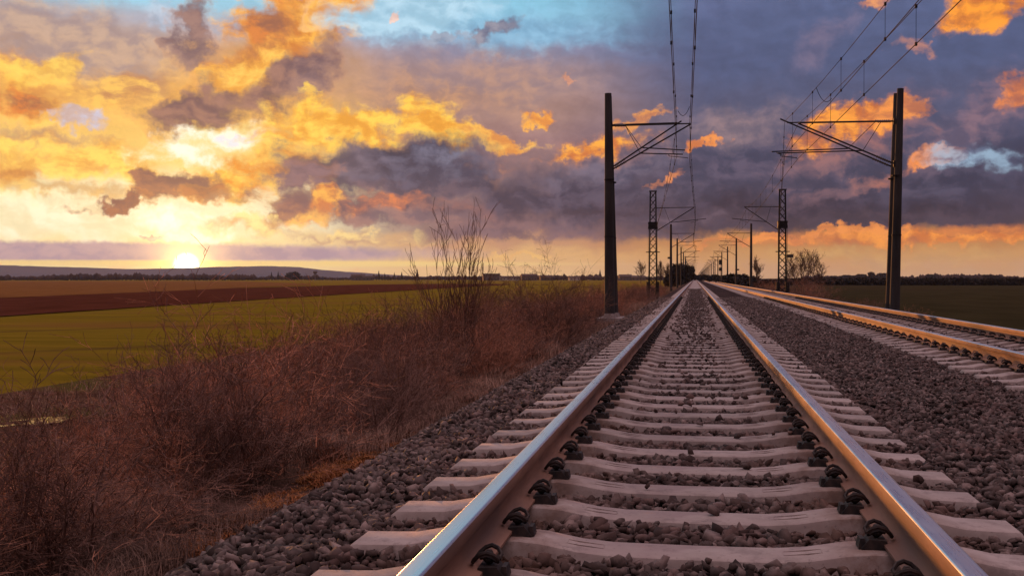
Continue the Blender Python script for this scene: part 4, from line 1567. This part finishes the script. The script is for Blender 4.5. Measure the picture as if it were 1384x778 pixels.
# ------------------------------------------------------------------ dense far trees
def leafy(name, seed, w, d_, h, n, size):
    """crown of many small leaf clumps in uneven lobes"""
    r_ = np.random.default_rng(seed)
    nl = 9
    lc = np.stack([r_.uniform(-.5, .5, nl) * w, r_.uniform(-.5, .5, nl) * d_, r_.uniform(0.25, 0.82, nl) * h], 1)
    lr = r_.uniform(0.22, 0.42, nl)[:, None] * np.array([[w * 0.9, d_ * 0.9, h * 0.62]])
    i = r_.integers(0, nl, n)
    u = r_.normal(size=(n, 3))
    u /= np.linalg.norm(u, axis=1, keepdims=True)
    p = lc[i] + u * lr[i] * (r_.uniform(0, 1, (n, 1)) ** 0.4)
    p[:, 2] = np.clip(p[:, 2], 0.03 * h, h * 1.02)
    a = r_.normal(size=(n, 3)) * size
    b = r_.normal(size=(n, 3)) * size
    v = np.stack([p - a * .5, p + a * .5, p + b], 1).reshape(-1, 3)
    f = np.arange(n * 3, dtype=np.int32).reshape(-1, 3)
    return np_mesh(name, v, f)


lf = [leafy('crown', 60 + i, 5, 5, 6, 3200, 0.33) for i in range(4)]
for me in lf:
    me.materials.append(M['ever'])
tk = MB().tube([(0, 0, 0), (0.1, 0, 2.2), (0.0, 0.1, 4.2)], [0.22, 0.16, 0.07], 8).mesh('trunk')
tk.materials.append(M['tree_bark'])


def dense(x, y, zb, w, h, label, group, k):
    t = empty('dense_tree', (x, y, zb), label, 'tree', group, rz=k * 1.7)
    t.scale = (w / 5.5, w / 5.5, h / 6.2)
    link_mesh('trunk', tk, None, t)
    link_mesh('crown', lf[k % 4], None, t)


GD = 'dense trees along the left of the tracks'
for k, (px, y, w, h) in enumerate([(911, 285, 4.0, 5.4), (917, 300, 5.0, 6.6), (922, 325, 5.0, 7.2), (926.5, 350, 4.2, 7.6), (929, 400, 4.5, 7.4), (931, 460, 4.5, 6.6), (933, 530, 4.5, 6.2), (934.5, 640, 5, 6.0), (936, 800, 5, 6)]):
    dense(xat(px, y), y, -1.9, w, h, 'dark dense tree in the clump left of the vanishing rails', GD, k)
GD = 'dark thickets along the right of the tracks'
for k, (px, y, w, h) in enumerate([(1019, 215, 5.5, 2.6), (1010, 235, 6, 3.4), (1001, 240, 6, 3.9), (992, 255, 6, 3.9), (984, 300, 6, 3.7), (976, 330, 6, 3.6), (969, 370, 6, 3.8), (962, 420, 6.5, 4.4), (956, 520, 6.5, 4.8), (951, 700, 7, 5.5), (947, 950, 8, 6.5)]):
    dense(xat(px, y), y, -1.6, w, h * 0.88, 'low dark thicket standing right of the vanishing rails', GD, k + 1)
for k, (px, w, h) in enumerate([(1128, 26, 6), (1148, 30, 7), (1170, 22, 9), (1182, 18, 11), (1192, 22, 9.5), (1260, 20, 8), (1345, 26, 8)]):
    y = 1500.0
    dense(xat(px, y), y, -1.6, w * 0.8, h, 'dark tree of the far wood line right of the tracks', 'trees of the far wood line on the right', k)


# ------------------------------------------------------------------ far woodland, town and tower
def jag(name, px0, px1, dist, depth, hmin, hmax, zb, step, seed, label, gaps=0.0):
    """far belt of trees: rows of uneven crowns with real depth"""
    rn = random.Random(seed)
    bv, bf = ico(1)
    vs, fs = [], []
    px = px0
    i = 0
    hm = (hmin + hmax) / 2
    while px < px1:
        d = dist + rn.uniform(0, depth)
        dr = ray(px, 376)
        c = CP + Vector((dr.x, dr.y, 0)).normalized() * d
        w = step * d / FPX
        if rn.random() > gaps:
            hm += rn.uniform(-1, 1) * (hmax - hmin) * 0.25
            hm = min(hmax, max(hmin, hm))
            h = hm * rn.uniform(0.8, 1.15)
            v = bv * np.array([w * rn.uniform(0.5, 1.0), w * 0.8, h * 0.56]) * (1 + np.random.default_rng(seed * 7 + i).normal(0, 0.12, (len(bv), 1)))
            v = v + np.array([c.x, c.y, zb + h * 0.47])
            vs.append(v)
            fs.append(bf + i * len(bv))
            i += 1
        px += step * rn.uniform(0.5, 1.0)
    o = link_mesh(name, np_mesh(name, np.concatenate(vs), np.concatenate(fs)), M['wood_far'])
    return tag(o, label, 'woodland', kind='stuff')


jag('treeline', -260, 345, 1500, 300, 5.5, 10.0, FIELD_L, 5.0, 1, 'long far line of dark trees on the left skyline')
jag('treeline', 338, 700, 1700, 300, 4.0, 8.0, FIELD_L, 4.5, 2, 'far trees around the town on the skyline')
jag('treeline', 690, 905, 1500, 300, 4.0, 8.0, FIELD_L, 4.5, 3, 'far trees left of the vanishing rails')
jag('treeline', 1085, 1760, 1700, 250, 4.5, 9.0, FIELD_R, 4.5, 4, 'long far wood line right of the tracks')


# dark hedge line at the far side of the right hand field
rn = np.random.default_rng(91)
n = 26000
a0, a1 = g2(1112, 385, FIELD_R), g2(1384, 385.5, FIELD_R)
u = rn.uniform(-0.25, 2.4, n)
hx = a0[0] + (a1[0] - a0[0]) * u + rn.normal(0, 2.0, n)
hy = a0[1] + (a1[1] - a0[1]) * u + rn.normal(0, 2.0, n)
hh = (2.0 + 0.2 * np.sin(u * 37) + 0.15 * np.sin(u * 91)) * rn.uniform(0, 1, n) ** 0.7
pp = np.stack([hx, hy, FIELD_R + hh], 1)
v = np.stack([pp + rn.normal(0, 0.35, (n, 3)), pp + rn.normal(0, 0.35, (n, 3)), pp + rn.normal(0, 0.35, (n, 3))], 1).reshape(-1, 3)
o = link_mesh('hedge', np_mesh('hedge', v, np.arange(n * 3).reshape(-1, 3)), M['ever'])
tag(o, 'long dark hedge across the far side of the right hand field', 'hedge', kind='stuff')


def conifer(px, y, h, label, group):
    t = empty('conifer', (xat(px, y), y, FIELD_L), label, 'conifer', group)
    bar(t, 'trunk', (0, 0, 0), (0, 0, h * 0.5), h * 0.03, 'tree_bark')
    rn = random.Random(int(px))
    pts, rad = [], []
    for i in range(11):
        u = i / 10
        pts.append((0, 0, h * (0.1 + 0.9 * u)))
        rad.append(max(0.02, h * 0.2 * (1 - u) * (1.15 if i % 2 == 0 else 0.75) * rn.uniform(0.85, 1.15)))
    MB().tube(pts, rad, 7).build('crown', M['ever'], t)


for px, h, lab in ((367, 13, 'dark conifer on the skyline, left one of the pair beside the round tree'), (376, 14, 'dark conifer on the skyline, right one of the pair beside the round tree'),
                   (512, 15, 'tall dark conifer at the left end of the skyline row'), (520, 11, 'low conifer next to the tall one on the skyline'), (533, 12, 'conifer in the middle of the skyline row'),
                   (543, 13, 'conifer near the right end of the skyline row'), (564, 17, 'tall conifer seen through the left shoots of the sapling'), (811, 16, 'lone pointed conifer on the skyline left of the first mast')):
    conifer(px, 1560, h, lab, 'conifers on the left skyline')
y = 1500.0
t = empty('dense_tree', (xat(394, y), y, FIELD_L), 'large round dark tree on the skyline beside the conifers', 'tree')
t.scale = (4.0, 4.0, 2.0)
link_mesh('trunk', tk, None, t)
link_mesh('crown', lf[1], None, t)

y = 1650.0
t = empty('water_tower', (xat(426, y), y, FIELD_L), 'mushroom shaped water tower on the far skyline', 'water tower')
MB().tube([(0, 0, 0), (0, 0, 9.5)], [1.3, 0.9], 12).build('shaft', M['plaster_dk'], t)
MB().tube([(0, 0, 9.3), (0, 0, 11.2), (0, 0, 13.6), (0, 0, 14.4)], [1.0, 3.2, 3.4, 0.6], 14).build('tank', M['plaster_dk'], t)


def house(px, y, w, d_, h, rh, wall, label, flat=False, rz=0.3):
    t = empty('house', (xat(px, y), y, FIELD_L), label, 'house', 'houses of the far town', rz)
    MB().box((-w / 2, -d_ / 2, 0), (w / 2, d_ / 2, h)).build('wall', M[wall], t)
    o = 0.5
    if flat:
        MB().box((-w / 2 - o, -d_ / 2 - o, h), (w / 2 + o, d_ / 2 + o, h + 0.5)).build('roof', M['rooft'], t)
    else:
        v = [(-w / 2 - o, -d_ / 2 - o, h), (w / 2 + o, -d_ / 2 - o, h), (w / 2 + o, d_ / 2 + o, h), (-w / 2 - o, d_ / 2 + o, h), (-w / 2 - o, 0, h + rh), (w / 2 + o, 0, h + rh)]
        r_o = MB().add(v, [(0, 1, 5, 4), (2, 3, 4, 5), (0, 4, 3), (1, 2, 5), (3, 2, 1, 0)]).build('roof', M['rooft'], t)
        MB().box((w * 0.2, -0.5, h + rh * 0.4), (w * 0.2 + 0.9, 0.4, h + rh + 1.0)).build('chimney', M['plaster_dk'], r_o)
    nw = max(2, int(w / 4))
    for k in range(nw):
        x = -w / 2 + (k + 0.5) * w / nw
        MB().box((x - 0.6, -d_ / 2 - 0.06, 1.2), (x + 0.6, -d_ / 2 - 0.02, 2.6)).build('window', M['glass'], t)


for px, w, h, rh, wl, fl, lab in ((484, 18, 6.0, 2.5, 'plaster_dk', False, 'far brown house with a pitched roof left of the conifer row'),
                                  (497, 14, 4.5, 2.0, 'plaster_dk', False, 'far low house next to the conifer row'),
                                  (664, 22, 8.5, 0, 'plaster_dk', True, 'far dark flat roofed block right of the sapling'),
                                  (688, 26, 3.0, 2.8, 'plaster', False, 'far long low pale building on the edge of the town'),
                                  (715, 20, 6.0, 2.6, 'plaster_dk', False, 'far brown house right of the pale building'),
                                  (738, 16, 4.5, 2.4, 'plaster_dk', False, 'far low brown house in the middle of the town edge'),
                                  (776, 14, 3.5, 2.2, 'plaster', False, 'far small pale house left of the pointed conifer'),
                                  (845, 16, 5.0, 2.8, 'plaster_dk', False, 'far house with a pitched roof right of the first mast'),
                                  (862, 18, 4.0, 2.4, 'plaster_dk', False, 'far low house left of the lattice mast')):
    house(px, 1420.0, w, 10, h, rh, wl, lab, fl)

# ------------------------------------------------------------------ the air between here and the hills
mt = bpy.data.materials.new('dusk_haze')
mt.use_nodes = True
nt = mt.node_tree
nt.nodes.clear()
pv = nt.nodes.new('ShaderNodeVolumePrincipled')
pv.inputs['Color'].default_value = (0.60, 0.68, 1.0, 1)
pv.inputs['Density'].default_value = HAZE
pv.inputs['Anisotropy'].default_value = 0.2
om = nt.nodes.new('ShaderNodeOutputMaterial')
nt.links.new(pv.outputs[0], om.inputs['Volume'])
HB = 11800.0
o = MB().box((-HB, -HB, -4.0), (HB, HB, 150.0)).build('haze', mt)
tag(o, 'thin evening haze softening the far hills', 'haze', kind='stuff')
